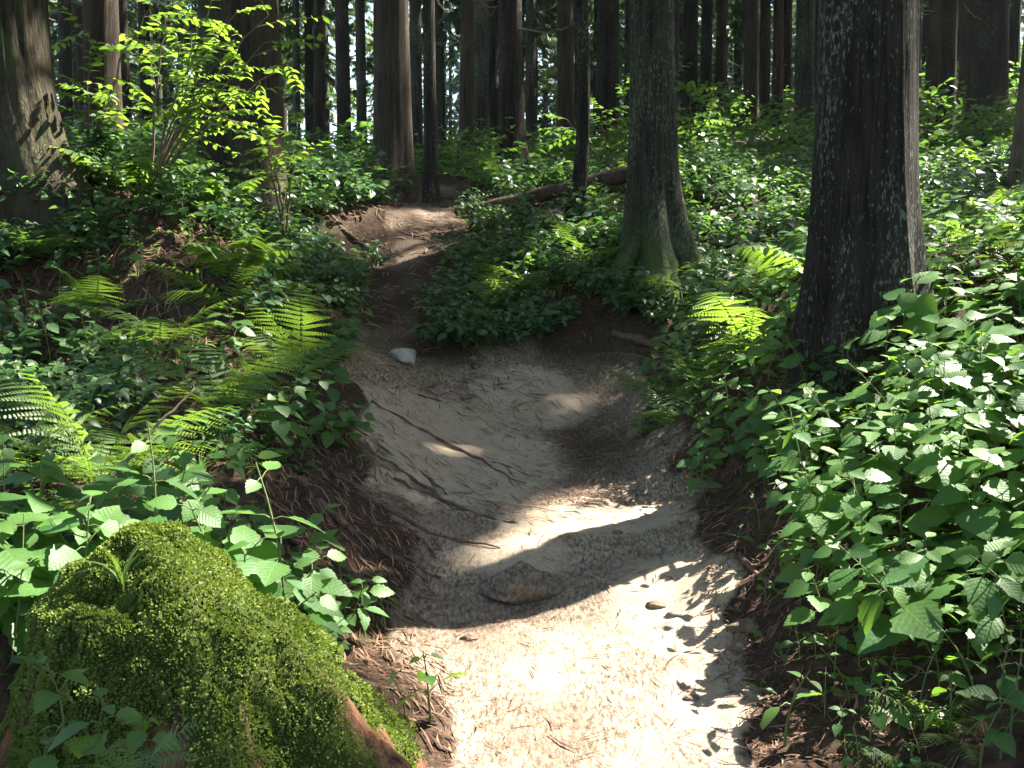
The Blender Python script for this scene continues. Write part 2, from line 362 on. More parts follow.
def build_ground():
    ys = np.concatenate([np.linspace(-7, 2.4, 28)[:-1], np.arange(2.4, 9.0, .026), 9.0 * 1.028 ** np.arange(0, 88)])
    up = np.concatenate([np.arange(0, .105, .0011), .105 * 1.052 ** np.arange(0, 48)])
    us = np.concatenate([-up[:0:-1], up])
    Yg, U = np.meshgrid(ys, us, indexing='ij'); X = (Yg + 16) * U + .1
    Z = ground_z(X, Yg); d = trail_d(X, Yg) + .13 * fbm(X * 2.6, Yg * 2.6, 8) 
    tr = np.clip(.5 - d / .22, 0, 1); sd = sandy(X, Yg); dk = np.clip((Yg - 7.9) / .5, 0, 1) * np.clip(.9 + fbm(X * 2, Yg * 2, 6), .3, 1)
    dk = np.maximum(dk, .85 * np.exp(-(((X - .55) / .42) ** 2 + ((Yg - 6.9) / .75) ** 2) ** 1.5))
    V = np.stack([X, Yg, Z], -1).reshape(-1, 3); nr, nc = X.shape
    i, j = np.meshgrid(np.arange(nr - 1), np.arange(nc - 1), indexing='ij')
    q = np.stack([i * nc + j, i * nc + j + 1, (i + 1) * nc + j + 1, (i + 1) * nc + j], -1).reshape(-1, 4)
    on = (tr.ravel()[q].mean(1) > .5)
    mat = M_GROUND
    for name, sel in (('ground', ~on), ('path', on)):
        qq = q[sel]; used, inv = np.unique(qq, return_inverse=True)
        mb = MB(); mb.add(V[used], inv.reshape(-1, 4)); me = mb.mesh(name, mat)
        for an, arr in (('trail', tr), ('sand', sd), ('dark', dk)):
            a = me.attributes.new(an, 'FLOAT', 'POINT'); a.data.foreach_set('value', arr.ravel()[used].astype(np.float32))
        tag(obj(name, me), kind='structure')
build_ground()

# ------------------------------------------------------------------ where the sun comes through: gaps in the canopy
GAPS = [  # (px, py, depth, radius in pixels)
    (520, 690, 3.75, 75), (620, 650, 4.2, 62), (665, 715, 3.6, 66), (690, 598, 4.6, 36), (560, 740, 3.4, 80), (480, 770, 3.25, 60), (440, 650, 4.1, 40), (400, 612, 4.4, 34), (340, 590, 4.4, 34), (720, 640, 4.1, 26), (570, 625, 4.45, 34), (700, 760, 3.25, 50),
    (585, 520, 5.55, 36), (632, 508, 5.65, 30), (545, 530, 5.4, 24), (478, 562, 5.05, 18),
    (455, 452, 6.4, 7), (575, 396, 7.8, 7), (650, 505, 5.7, 14),
    (40, 505, 3.75, 55), (100, 490, 3.65, 50), (180, 495, 3.6, 60), (245, 500, 3.6, 50), (20, 560, 3.5, 45), (130, 515, 3.6, 45), (280, 530, 3.6, 35),
    (290, 610, 3.0, 62), (350, 650, 3.0, 55), (205, 570, 3.0, 44), (385, 690, 2.95, 42), (250, 555, 3.0, 48), (300, 700, 2.8, 30),
    (110, 380, 4.9, 60), (35, 385, 4.75, 55), (165, 400, 4.9, 40), (215, 330, 6.1, 30), (270, 325, 6.3, 30), (60, 420, 4.8, 45), (720, 330, 6.6, 34), (190, 460, 4.6, 20),
    (200, 30, 8, 32), (245, 60, 8, 36), (275, 130, 8.6, 20), (160, 10, 8.2, 25), (240, 20, 8, 30), (120, 80, 8.8, 16), (300, 160, 9.5, 14), (110, 120, 9, 22), (90, 150, 8.7, 18),
    (65, 160, 8.15, 16), (45, 100, 8.1, 10), (28, 40, 8.1, 16), (400, 238, 10.8, 9), (395, 60, 14.4, 20), (395, 110, 14.4, 20), (400, 150, 14.4, 14),
    (545, 250, 10, 16), (590, 238, 10, 18), (565, 215, 11, 13), (490, 300, 9.3, 16), (600, 290, 8.8, 12), (520, 285, 9.4, 16), (650, 310, 8.5, 12),
    (705, 355, 6.4, 24), (665, 372, 6.4, 14), (750, 312, 6.6, 18), (690, 258, 9, 24), (735, 250, 10, 22), (770, 215, 11.5, 22), (720, 180, 14, 24), (955, 225, 9.3, 30), (985, 275, 8, 30), (930, 165, 13, 22), (1010, 330, 5.5, 18),
    (885, 585, 3.6, 42), (965, 525, 3.6, 48), (905, 640, 3.5, 36), (1000, 480, 3.6, 40), (850, 545, 3.9, 26), (780, 470, 4.8, 20), (745, 400, 5.6, 20), (1010, 400, 3.7, 24), (935, 712, 3.25, 18), (772, 706, 3.4, 14), (860, 500, 4.2, 14), (985, 620, 3.3, 24), (830, 620, 3.6, 14),
    (240, 200, 9.5, 14), (170, 215, 9, 14), (265, 265, 7.8, 12), (330, 300, 7.6, 10), (150, 190, 9.3, 16), (200, 290, 7.4, 9),
]
GC, GR = np.zeros((0, 3)), np.zeros(0)
def find_gaps():
    """one sunbeam for each lit patch: the beam ends on what stands at that spot of the photograph"""
    global GC, GR
    gc, gr = [], []
    bpy.context.view_layer.update(); dg = bpy.context.evaluated_depsgraph_get(); o = Vector(CAM)
    for a, b, c, r in GAPS:
        if c < 5.1 and r > 15: gc.append(P3(a, b, c)); gr.append(.85 * r * c / F)
        for k in range(7):
            q, e = (0, 1) if k == 0 else (k, .62); px, py = a + (r * .6 * math.cos(q * 1.047) if k else 0), b + (r * .6 * math.sin(q * 1.047) if k else 0)
            d = Vector(P3(px, py, 10.0)) - o; d.normalize()
            ok, loc, *_ = sc.ray_cast(dg, o, d, distance=c * 1.25)
            p = np.array(loc) if ok and (loc - o).length > c * .72 else P3(px, py, c)
            gc.append(p); gr.append(max(.05, .50 * r * np.linalg.norm(p - CAM) / F))
    rg = np.random.default_rng(5)
    for _ in range(150):
        Y = rg.uniform(11, 46); x = rg.uniform(-.6, .6) * Y; gc.append(np.array([x, Y, gz(x, Y) + rg.uniform(.1, 2.0)])); gr.append(rg.uniform(.25, .8))
    for _ in range(46):
        Y = rg.uniform(5, 13); x = (rg.uniform(.2, .55) if rg.random() < .7 else rg.uniform(-.5, -.22)) * Y; gc.append(np.array([x, Y, gz(x, Y) + rg.uniform(.1, .5)])); gr.append(rg.uniform(.10, .32))
    GC = np.array(gc); GR = np.array(gr)
def in_gap(P):
    P = np.asarray(P); out = np.zeros(len(P), bool)
    for c, r in zip(GC, GR):
        v = P - c; t = v @ S
        out |= (np.linalg.norm(v - t[:, None] * S, axis=1) < r + min(.24, .06 + r)) & (t > 1.0)
    return out

# ------------------------------------------------------------------ trees
def trunk_mesh(name, rng, H, r, mat, flare=.5, lobes=5, bend=0.0, segs=28, lean=(0, 0), top=.35, ridge=.05, fl_h=.35, base_off=(0, 0)):
    hs = np.concatenate([[-1.6, -1.0, -.6, -.35, -.2, -.1], np.linspace(0, 1.5, 22), np.linspace(1.6, 6, 30), np.linspace(6.5, H, 10)])
    th = np.linspace(0, 2 * math.pi, segs, endpoint=False)
    h, t = np.meshgrid(hs, th, indexing='ij'); hp = np.maximum(h, 0)
    ph = rng.uniform(0, 6.28); k = rng.uniform(0, 90)
    rad = r * (1 - (1 - top) * hp / H)
    lob = 1 + .55 * np.cos(lobes * t + ph + .5 * np.sin(t + k)) + .25 * np.cos(3 * t + 2 * ph)
    rad = rad * (1 + flare * np.exp(-np.maximum(h, -.12) / fl_h) * np.maximum(lob, .15))
    c_, s_ = np.cos(t), np.sin(t)
    fq = (3.2 if segs < 60 else 5.5) * max(r / .25, 1); rd = 1 - np.abs(noise(c_ * fq + k, s_ * fq, hp * .45 + k)) * 2 + .5
    rad = rad * (1 + ridge * rd + .05 * noise(c_ * 1.2, s_ * 1.2, hp * .5 + k))
    ox = bend * np.sin(hp * .9 + ph) * np.clip(hp, 0, 2) + lean[0] * hp + base_off[0] * np.exp(-hp / .6)
    oy = bend * .5 * np.cos(hp * .7 + ph) * np.clip(hp, 0, 2) + lean[1] * hp
    V = np.stack([rad * c_ + ox, rad * s_ + oy, h], -1).reshape(-1, 3)
    m = len(hs); i, j = np.meshgrid(np.arange(m - 1), np.arange(segs), indexing='ij')
    q = np.stack([i * segs + j, i * segs + (j + 1) % segs, (i + 1) * segs + (j + 1) % segs, (i + 1) * segs + j], -1).reshape(-1, 4)
    mb = MB(); mb.add(V, q); return mb.mesh(name, mat)

def spray():
    V = []; T = []
    for k, (a, l, b) in enumerate(((0, 1, 0), (.5, .62, .1), (-.5, .62, .1), (.62, .55, .35), (-.62, .55, .35), (.5, .4, .6), (-.5, .4, .6))):
        d = np.array([math.cos(a), math.sin(a), 0]); n_ = np.array([-d[1], d[0], 0]); o = np.array([b, 0, -.12 * b])
        V += [o - n_ * .085, o + n_ * .085, o + d * l * (1 if k == 0 else .8) + np.array([0, 0, -.16 * l])]
        T.append([3 * k, 3 * k + 1, 3 * k + 2])
    return np.array(V), np.array(T)
SPRAY = spray()
def crown_mesh(name, rng, h0, h1, rad, n_br, per, org=None, lean=(0, 0), size=(.38, .7)):
    mb = MB(); PO = []; D = []; SZ = []
    for k in range(n_br):
        f = rng.uniform(0, 1) ** .8; h = h0 + f * (h1 - h0); L = rad * (1 - f) ** .55 * rng.uniform(.6, 1.1) + .25
        a = rng.uniform(0, 6.283); d = np.array([math.cos(a), math.sin(a), 0])
        s = np.linspace(0, 1, 5)[:, None]
        pts = np.array([lean[0] * h, lean[1] * h, h]) + d * L * s + np.array([0, 0, 1.0]) * (L * (.10 * s - .42 * s ** 2))
        mb.tube(pts, np.linspace(.022, .006, 5), 3, tint=.1)
        n = max(3, int(per * L / rad)); t = rng.uniform(.15, 1, n) ** .7
        q = np.array([lean[0] * h, lean[1] * h, h]) + d * L * t[:, None] + np.array([0, 0, 1.0]) * (L * (.10 * t - .42 * t ** 2))[:, None] + rng.normal(0, .20, (n, 3))
        side = np.array([-d[1], d[0], 0]) * np.where(rng.random(n) < .5, -1, 1)[:, None]
        PO.append(q); D.append(d * rng.uniform(.1, 1, n)[:, None] + side * rng.uniform(0, 1.1, n)[:, None] + np.array([0, 0, -1.0]) * rng.uniform(.0, .7, n)[:, None]); SZ.append(rng.uniform(*size, n))
    PO = np.concatenate(PO); D = np.concatenate(D); SZ = np.concatenate(SZ)
    if org is not None:
        k = ~in_gap(PO + org + unit(D) * (SZ * .42)[:, None]); PO, D, SZ = PO[k], D[k], SZ[k]
    up = np.array([0, 0, 1.0]) + rng.normal(0, .45, PO.shape)
    put(mb, SPRAY, PO, D, up, SZ, rng.uniform(0, 1, len(PO)))
    return mb.mesh(name, M_NEEDLE)
def dead_branch_mesh(rng, r):
    mb = MB(); a = rng.uniform(0, 6.28); d = np.array([math.cos(a), math.sin(a), 0]); L = rng.uniform(.7, 1.6)
    s = np.linspace(0, 1, 8); c = rng.uniform(-.35, .1)
    pts = d * (r * .8 + L * s)[:, None] + np.array([0, 0, 1.0]) * (L * (c * s + rng.uniform(.1, .5) * s ** 2.5))[:, None] + rng.normal(0, .012, (8, 3))
    mb.tube(pts, np.linspace(.020, .004, 8), 5)
    for k in (3, 5):
        e = unit(d + rng.normal(0, .6, 3)); mb.tube([pts[k], pts[k] + e * .18, pts[k] + e * .34 + [0, 0, .05]], [.008, .005, .003], 4)
    return mb.mesh('branch', M_TWIG)

CROWNS = []  # crowns are grown last, round the sunbeams
TREES = []   # (x, y, r) of every trunk, for keeping other things clear
def tree(px, Y, dia, bark, label, cat='tree', group=None, H=None, flare=.35, lobes=5, bend=0.0, lean=(0, 0), h0=None, crown_r=None, n_br=74, per=34, branches=0, seed=0, segs=28, ridge=.05, fl_h=.35, name='cedar_tree', base_off=(0, 0), x=None, crown_n=None):
    rng = np.random.default_rng(1000 + seed)
    inside = x is None; branches = max(branches, 3) if inside and 12 < Y else branches
    if inside and Y > 12 and lean == (0, 0): lean = tuple(np.random.default_rng(seed).normal(0, .007, 2))
    x = (px - 512) / F * Y if inside else x
    if inside and Y > 16.5: n_br, per = 44, 17
    z = gz(x, Y); H = H or rng.uniform(20, 25); h0 = h0 or rng.uniform(8.5, 10.5); crown_r = crown_r or rng.uniform(2.4, 3.1)
    o = tag(obj(name, None, None, (x, Y, z)), label, cat, group)
    obj('trunk', trunk_mesh('trunk', rng, H, dia / 2, M_BARK[bark], flare, lobes, bend, segs, lean, ridge=ridge, fl_h=fl_h, base_off=base_off), o)
    CROWNS.append((o, rng, h0, H + .5, crown_r, n_br, per, np.array([x, Y, z]), lean))
    for k in range(branches):
        b = obj('branch', dead_branch_mesh(rng, dia / 2), o, (0, 0, rng.uniform(1.6, 7.5) if Y < 18 else rng.uniform(2, 8)), rng.uniform(0, 6.28))
    TREES.append((x, Y, dia / 2)); return o
GT = 'tall cedars of the plantation behind the trail'
tree(0, 8.3, .86, 'moss', 'huge cedar trunk with flaring sunlit foot at the top left corner', flare=.50, lobes=4, seed=1, segs=150, ridge=.055, fl_h=.62, h0=10, base_off=(.12, 0))
tree(110, 12.0, .40, 'brown', 'reddish brown trunk between the huge corner cedar and the broad mossy trunk', seed=2, segs=40, branches=1)
tree(245, 10.8, .84, 'moss', 'broad olive mossy trunk partly hidden by the bright sapling leaves', seed=3, segs=120, flare=.12, ridge=.055)
tree(395, 14.6, .52, 'brown', 'thick brown trunk with a sunlit stripe down its right edge above the trail crest', seed=4, segs=56, flare=.3, branches=1)
tree(432, 13.3, .17, 'dark', 'thin dark trunk standing right beside the crest of the upper trail', seed=5, H=15, crown_r=1.6, n_br=22, lean=(-.008, 0))
tree(467, 17.0, .23, 'brown', 'slim warm brown trunk with a side stub, just right of the trail crest', seed=6, branches=3, H=19)
tree(482, 19.0, .28, 'grey', 'slim grey trunk close behind the slim warm brown trunk', seed=7)
tree(512, 15.6, .37, 'dark', 'dark straight trunk with lichen behind the fallen log', seed=8, segs=44, branches=2, flare=.6)
tree(531, 21.0, .22, 'grey', 'narrow grey trunk just right of the dark straight trunk behind the fallen log', seed=9, branches=1)
tree(565, 20.0, .34, 'brown', 'brown trunk rising behind the thin crooked lichen trunk, on its left', seed=10, branches=2)
tree(583, 11.2, .145, 'lichen', 'thin crooked trunk with lichen, curving at its foot beside the log', seed=11, H=13, crown_r=1.5, n_br=20, bend=.02, flare=.6, h0=8, base_off=(-.12, 0), segs=36)
tree(606, 21.0, .47, 'dark', 'stout dark trunk between the thin crooked trunk and the grey rooted trunk', seed=12, branches=1)
mid = tree(650, 9.3, .41, 'grey', 'grey green trunk with spreading mossy roots in the middle of the slope', flare=1.15, lobes=5, seed=13, segs=120, ridge=.05, fl_h=.50, base_off=(.14, -.05), lean=(-.006, 0))
for pts, rd in (([(.10, -.06, .50), (.30, -.16, .26), (.50, -.25, .10), (.72, -.30, -.06)], [.13, .11, .08, .04]), ([(.02, -.14, .42), (.10, -.34, .16), (.14, -.52, -.06)], [.12, .10, .05]), ([(-.10, -.08, .40), (-.28, -.18, .16), (-.46, -.22, -.06)], [.12, .09, .04]), ([(.12, .02, .45), (.36, .06, .24), (.62, .10, .06)], [.12, .09, .04])):
    rb_ = MB(); t_ = np.linspace(0, len(pts) - 1, 16); pp = np.stack([np.interp(t_, range(len(pts)), [q[i] for q in pts]) for i in range(3)], 1); pp[1:-1] = (pp[:-2] + 2 * pp[1:-1] + pp[2:]) / 4
    rb_.tube(pp, np.interp(t_, range(len(rd)), rd) * (1 + .12 * noise(t_ * 3, pts[1][0] * 9)), 14, cap=True); obj('root', rb_.mesh('root', M_BARK['grey']), mid)
tree(860, 5.83, .520, 'lichen', 'thickest near trunk on the right, dark bark flecked with pale lichen', flare=.34, lobes=6, seed=14, segs=150, ridge=.055, fl_h=.5)
tree(1012, 9.6, .17, 'tan', 'slim leaning pale brown trunk near the right edge of the slope', seed=15, H=15, crown_r=1.7, n_br=22, lean=(.075, .02), segs=36, flare=.5)
tree(687, 24, .35, 'dark', 'dark trunk just right of the grey rooted trunk, first of a close pair', seed=16)
tree(702, 25, .28, 'dark', 'darker slimmer partner of the close pair right of the grey rooted trunk', seed=17)
tree(747, 21, .31, 'brown', 'red brown trunk, leftmost of the cluster left of the thickest near trunk', seed=18)
tree(760, 22.5, .24, 'dark', 'dark thin trunk touching the red brown trunk of the middle cluster', seed=19)
tree(773, 21.5, .22, 'brown', 'slender brown trunk in the middle of the cluster beside the thickest trunk', seed=20)
tree(799, 19.5, .36, 'grey', 'grey green trunk of the cluster, pale and wide, left of the thickest trunk', seed=21)
tree(815, 23, .25, 'dark', 'dark trunk half hidden by the left edge of the thickest near trunk', seed=22)
tree(907, 25, .27, 'dark', 'thin dark trunk first to the right of the thickest near trunk', seed=23)
tree(925, 21, .29, 'brown', 'brown trunk second to the right of the thickest near trunk', seed=24)
tree(939, 19, .29, 'dark', 'dark trunk third to the right of the thickest near trunk', seed=25)
tree(979, 18, .64, 'dark', 'very stout dark trunk left of the slim leaning pale trunk', seed=26, segs=48)
tree(957, 22, .27, 'brown', 'brown trunk against the left side of the very stout dark trunk', seed=27)
tree(347, 20, .28, 'dark', 'dark trunk beside the white sky gap, on its left', seed=28)
tree(364, 23, .23, 'grey', 'thin grey trunk standing in the white sky gap', seed=29)
tree(322, 21, .25, 'dark', 'dark trunk second to the left of the white sky gap', seed=30)
tree(418, 22, .27, 'grey', 'grey trunk squeezed between the sunlit stripe trunk and the thin dark one', seed=31)
tree(73, 22, .28, 'dark', 'dark trunk just right of the huge corner cedar', seed=32)
tree(152, 20, .22, 'dark', 'dark slim trunk left of the broad mossy trunk', seed=33)
tree(627, 25, .22, 'grey', 'thin grey trunk peeping out left of the grey rooted trunk', seed=34)
tree(672, 18, .17, 'dark', 'thin dark trunk against the right side of the grey rooted trunk', seed=35)
tree(133, 24, .24, 'dark', 'dark trunk just right of the reddish brown trunk', seed=36)
tree(300, 25, .18, 'grey', 'very thin grey trunk right of the broad mossy trunk', seed=37)
tree(1003, 23, .24, 'dark', 'dark trunk behind the slim leaning pale trunk', seed=38)
# the farther wood: shared trunks and crowns
rf = np.random.default_rng(21)
far_tr = [trunk_mesh('trunk', rf, 22, .15, M_BARK[b], .3, 5, 0, 16) for b in ('dark', 'grey', 'brown', 'dark')]
far_cr = [crown_mesh('crown', rf, 2.2, 17, 2.3, 70, 16, size=(.35, .75)) for _ in range(4)]
far_cr2 = [crown_mesh('crown', rf, 5.0, 18, 2.3, 60, 15, size=(.35, .75)) for _ in range(3)]
FAR = []
for _ in range(6000):
    if len(FAR) >= 185: break
    Y = 24 + 50 * rf.random() ** 1.2; x = rf.uniform(-.62, .62) * Y; px = 512 + F * x / Y
    if min([math.hypot(x - a, Y - b) for a, b, *_ in FAR] + [9]) < 1.7 or min(math.hypot(x - a, Y - b) for a, b, _ in TREES) < 1.5: continue
    if abs(px - 363) < 10 + 800 / Y: continue
    if 290 < px < 345 and rf.random() < .25: continue
    FAR.append((x, Y, px))
FAR_OBJ = []
for k, (x, Y, px) in enumerate(FAR):
    o = tag(obj('cedar_tree', None, None, (x, Y, gz(x, Y))), None, 'tree', 'cedars far back in the wood')
    s = rf.uniform(.75, 1.3)
    obj('trunk', far_tr[rf.integers(4)], o, None, rf.uniform(0, 6.28), (s, s, 1))
    low = rf.random() < .55
    obj('crown', (far_cr if low else far_cr2)[rf.integers(4 if low else 3)], o, None, rf.uniform(0, 6.28), (1, 1, rf.uniform(.9, 1.1)))
    FAR_OBJ.append((o, x, Y))

# ------------------------------------------------------------------ plant shapes
def herb(rng, h, L, n_nodes, leaf=LEAF_HI):
    """upright stem with opposite pairs of toothed leaves"""
    lf, st = MB(True), MB()
    ln = rng.normal(0, .22, 2); s = np.linspace(0, 1, 8)
    P = np.stack([ln[0] * h * s ** 2, ln[1] * h * s ** 2, h * s - .03 * (s == 0)], 1)
    st.tube(P, np.linspace(.0045, .0018, 8) * (h / .4) ** .5, 5)
    a = rng.uniform(0, 6.28)
    for k in range(n_nodes):
        t = .30 + .70 * (k + .6) / n_nodes; p = np.array([np.interp(t, s, P[:, i]) for i in range(3)])
        a += 1.571 + rng.normal(0, .25); f = (.55 + .65 * math.sin(math.pi * min(1, .25 + .75 * t))) if k < n_nodes - 1 else .55
        for sgn in (0, math.pi):
            az = a + sgn + rng.normal(0, .15); pit = rng.uniform(-.25, .40); d = np.array([math.cos(az) * math.cos(pit), math.sin(az) * math.cos(pit), math.sin(pit)])
            pet = L * f * rng.uniform(.2, .5); e = p + d * pet + np.array([0, 0, .25 * pet])
            st.tube([p, (p + e) / 2 + [0, 0, .006], e], [.002, .0015, .001], 4)
            d2 = d + np.array([0, 0, rng.uniform(-.35, .15)])
            put(lf, leaf, e, d2, np.array([0, 0, 1.0]) + rng.normal(0, .22, 3), L * f * rng.uniform(.8, 1.15), rng.uniform(.1, .95))
    return lf, st
def bush(rng, h, rad, n, L, leaf=LEAF_MID):
    """many thin stems, leaves in loose sprays"""
    lf, st = MB(), MB()
    for k in range(n):
        a = rng.uniform(0, 6.28); r = rad * math.sqrt(rng.random()); hh = h * rng.uniform(.55, 1.05) * (1 - .35 * (r / rad) ** 2)
        s = np.linspace(0, 1, 6); P = np.stack([math.cos(a) * r * s ** 1.4, math.sin(a) * r * s ** 1.4, hh * (s - .12 * s ** 3) - .03 * (s == 0)], 1)
        st.tube(P, np.linspace(.004, .0015, 6), 4)
        m = rng.integers(5, 9); t = np.linspace(.42, 1, m)
        p = np.stack([np.interp(t, s, P[:, i]) for i in range(3)], 1)
        az = a + np.arange(m) * 2.4 + rng.normal(0, .3, m)
        d = np.stack([np.cos(az), np.sin(az), rng.uniform(-.35, .3, m)], 1)
        put(lf, leaf, p + d * .02, d, np.array([0, 0, 1.0]) + rng.normal(0, .28, (m, 3)), L * rng.uniform(.65, 1.2, m), rng.uniform(.05, .95, m) )
    return lf, st
def frond(rng, L, pairs=22, fine=True):
    """an arching fern frond lying along +x"""
    mb = MB(); s = np.linspace(0, 1, 14); a0 = rng.uniform(.55, .9); curl = rng.uniform(.65, 1.05); sw = rng.normal(0, .12)
    ang = a0 - curl * s ** 1.2; ds = L / 13
    P = np.stack([np.r_[0, np.cumsum(np.cos(ang[1:]) * ds)], sw * L * s ** 2, np.r_[0, np.cumsum(np.sin(ang[1:]) * ds)]], 1)
    mb.tube(P, np.linspace(.0045, .001, 14), 4, tint=.75)
    ts = np.linspace(.16, .985, pairs)
    p = np.stack([np.interp(ts, s, P[:, i]) for i in range(3)], 1); tg = unit(np.stack([np.interp(ts, s, np.gradient(P[:, i])) for i in range(3)], 1))
    nrm = unit(np.cross(tg, np.cross(np.array([0, 0, 1.0]), tg)))
    pl = .27 * L * np.clip(np.sin(math.pi * np.clip((ts - .02) / 1.02, 0, 1) ** .75), .06, 1)
    for sg in (1, -1):
        side = np.cross(nrm, tg) * sg
        d = unit(side + tg * .42 + nrm * (-.14 - .1 * rng.random()) + rng.normal(0, .11, side.shape)); pl = pl * rng.uniform(.86, 1.08, len(pl))
        if fine:
            m = 12; q = np.linspace(.05, .97, m)
            for sg2 in (1, -1):
                o = p[:, None] + d[:, None] * (pl[:, None] * q)[..., None] - nrm[:, None] * (.10 * pl[:, None] * q ** 2)[..., None]
                d2 = np.broadcast_to((d * .45)[:, None] + sg2 * unit(np.cross(nrm, d))[:, None], o.shape)
                sz = (pl[:, None] * .078 * (1 - .70 * q) + .003); up = np.broadcast_to(nrm[:, None], o.shape)
                put(mb, PINNULE, o.reshape(-1, 3), d2.reshape(-1, 3), up.reshape(-1, 3), sz.ravel(), rng.uniform(.2, .9, sz.size))
        else:
            put(mb, LEAF_SLIM if pairs > 14 else LEAF_LO, p, d, nrm, pl, rng.uniform(.2, .9, len(p)))
    return mb
PINNULE = (np.array([[0, .16, 0], [0, -.16, 0], [.75, -.20, -.03], [1.05, 0, -.06], [.75, .20, -.03]]) * [1, 2.7, 1], np.array([[0, 1, 2], [0, 2, 3], [0, 3, 4]]))

rp = np.random.default_rng(3)
HERB = []
LEAF_V = [leaf_shape(12, .62, .18, .30, .16), leaf_shape(12, .74, .14, .2, .16), leaf_shape(12, .90, .12, .18, .12, .28), leaf_shape(12, .78, .16, .12, .18, .33)]
for k in range(10):
    a, b = herb(rp, rp.uniform(.30, .52), rp.uniform(.10, .165), int(rp.integers(4, 8)), LEAF_V[k % 4]); HERB.append((a.mesh('foliage', M_HERB), b.mesh('stem', M_STEM)))
BUSH = []
for k in range(7):
    a, b = bush(rp, rp.uniform(.38, .6), rp.uniform(.26, .40), int(rp.integers(16, 26)), rp.uniform(.075, .105)); BUSH.append((a.mesh('foliage', M_SHRUB), b.mesh('stem', M_STEM)))
SEED = []
for k in range(5):
    a, b = herb(rp, rp.uniform(.10, .18), rp.uniform(.045, .07), int(rp.integers(2, 4)), LEAF_MID); a.V += []; SEED.append((a.mesh('foliage', M_HERB), b.mesh('stem', M_STEM)))
FROND = [frond(rp, 1.0, int(rp.integers(16, 20))).mesh('frond', M_FERN) for _ in range(5)]
FROND_FAR = [frond(rp, 1.0, 15, False).mesh('frond', M_FERN) for _ in range(4)]

PLANTS = []    # (object, kind word, x, y, size) for naming at the end
def plant(kind, x, y, parts, scale, rz, cat, tilt=(0, 0), z=None):
    o = obj(kind, None, None, (x, y, gz(x, y) - .01 if z is None else z)); o['category'] = cat
    out = (0, 0)          # plants on the banks lean out over the open trail, towards the light
    if kind == 'leafy_herb': out = (-.28, -.28) if x > .3 else (.28, -.30)
    elif kind == 'low_shrub': out = (-.12 if x > 0 else .12, -.24)
    up = Vector((out[0] + tilt[0], out[1] + tilt[1], 1)).normalized()
    o.rotation_euler = (Vector((0, 0, 1)).rotation_difference(up).to_matrix() @ Matrix.Rotation(rz, 3, 'Z')).to_euler(); o.scale = (scale,) * 3
    for nm, me in zip(('foliage', 'stem'), parts): obj(nm, me, o)
    PLANTS.append((o, kind, x, y, scale)); return o
def fern(x, y, L, n, rng, az=None, far=False, spread=6.283, z=None, rise=.05):
    o = obj('fern', None, None, (x, y, gz(x, y) - .01 if z is None else z)); o['category'] = 'fern'
    for k in range(n):
        a = (az or 0) + (k / n - .5 * (spread < 6)) * spread + rng.normal(0, .2)
        c = obj('frond', (FROND_FAR if far else FROND)[rng.integers(4)], o, None, a, L * rng.uniform(.75, 1.1))
        c.rotation_euler = (rng.normal(0, .15), rng.normal(-rise, .16), a)
    PLANTS.append((o, 'fern', x, y, L)); return o

taken = []
def free(x, y, r):
    return all((x - a) ** 2 + (y - b) ** 2 > (r + c) ** 2 * .25 for a, b, c in taken)
def clear_of_trunks(x, y, m=.05): return all(math.hypot(x - a, y - b) > c * 1.25 + m for a, b, c in TREES)
BARE = [  # (px, py, depth, rx m, ry m): soil the photograph shows without plants
    (300, 510, 5.1, .42, .55), (330, 580, 4.6, .40, .35), (350, 500, 5.5, .35, .45), (170, 285, 7.4, .32, .25), (60, 310, 7.2, .6, .2), (350, 235, 10.8, .5, .6),
    (750, 560, 4.7, .18, .6), (750, 650, 4.1, .2, .5), (830, 720, 3.4, .42, .35), (900, 730, 3.25, .4, .22), (640, 345, 8.4, .35, .25), (725, 480, 5.5, .10, .3), (335, 430, 6.4, .08, .2), (525, 206, 11.6, .8, .62),
    (480, 215, 12, .5, .5), (230, 640, 3.0, .75, .62), (400, 640, 4.0, .25, .5), (440, 640, 3.6, .4, .9)]
BARE = [(P3(a, b, c)[:2], rx, ry) for a, b, c, rx, ry in BARE]
def bare(x, y): return any(((x - c[0]) / rx) ** 2 + ((y - c[1]) / ry) ** 2 < 1 for c, rx, ry in BARE)
def spot_ok(x, y, margin=.10): return float(trail_d(x, y)) > margin and not bare(x, y) and clear_of_trunks(x, y)

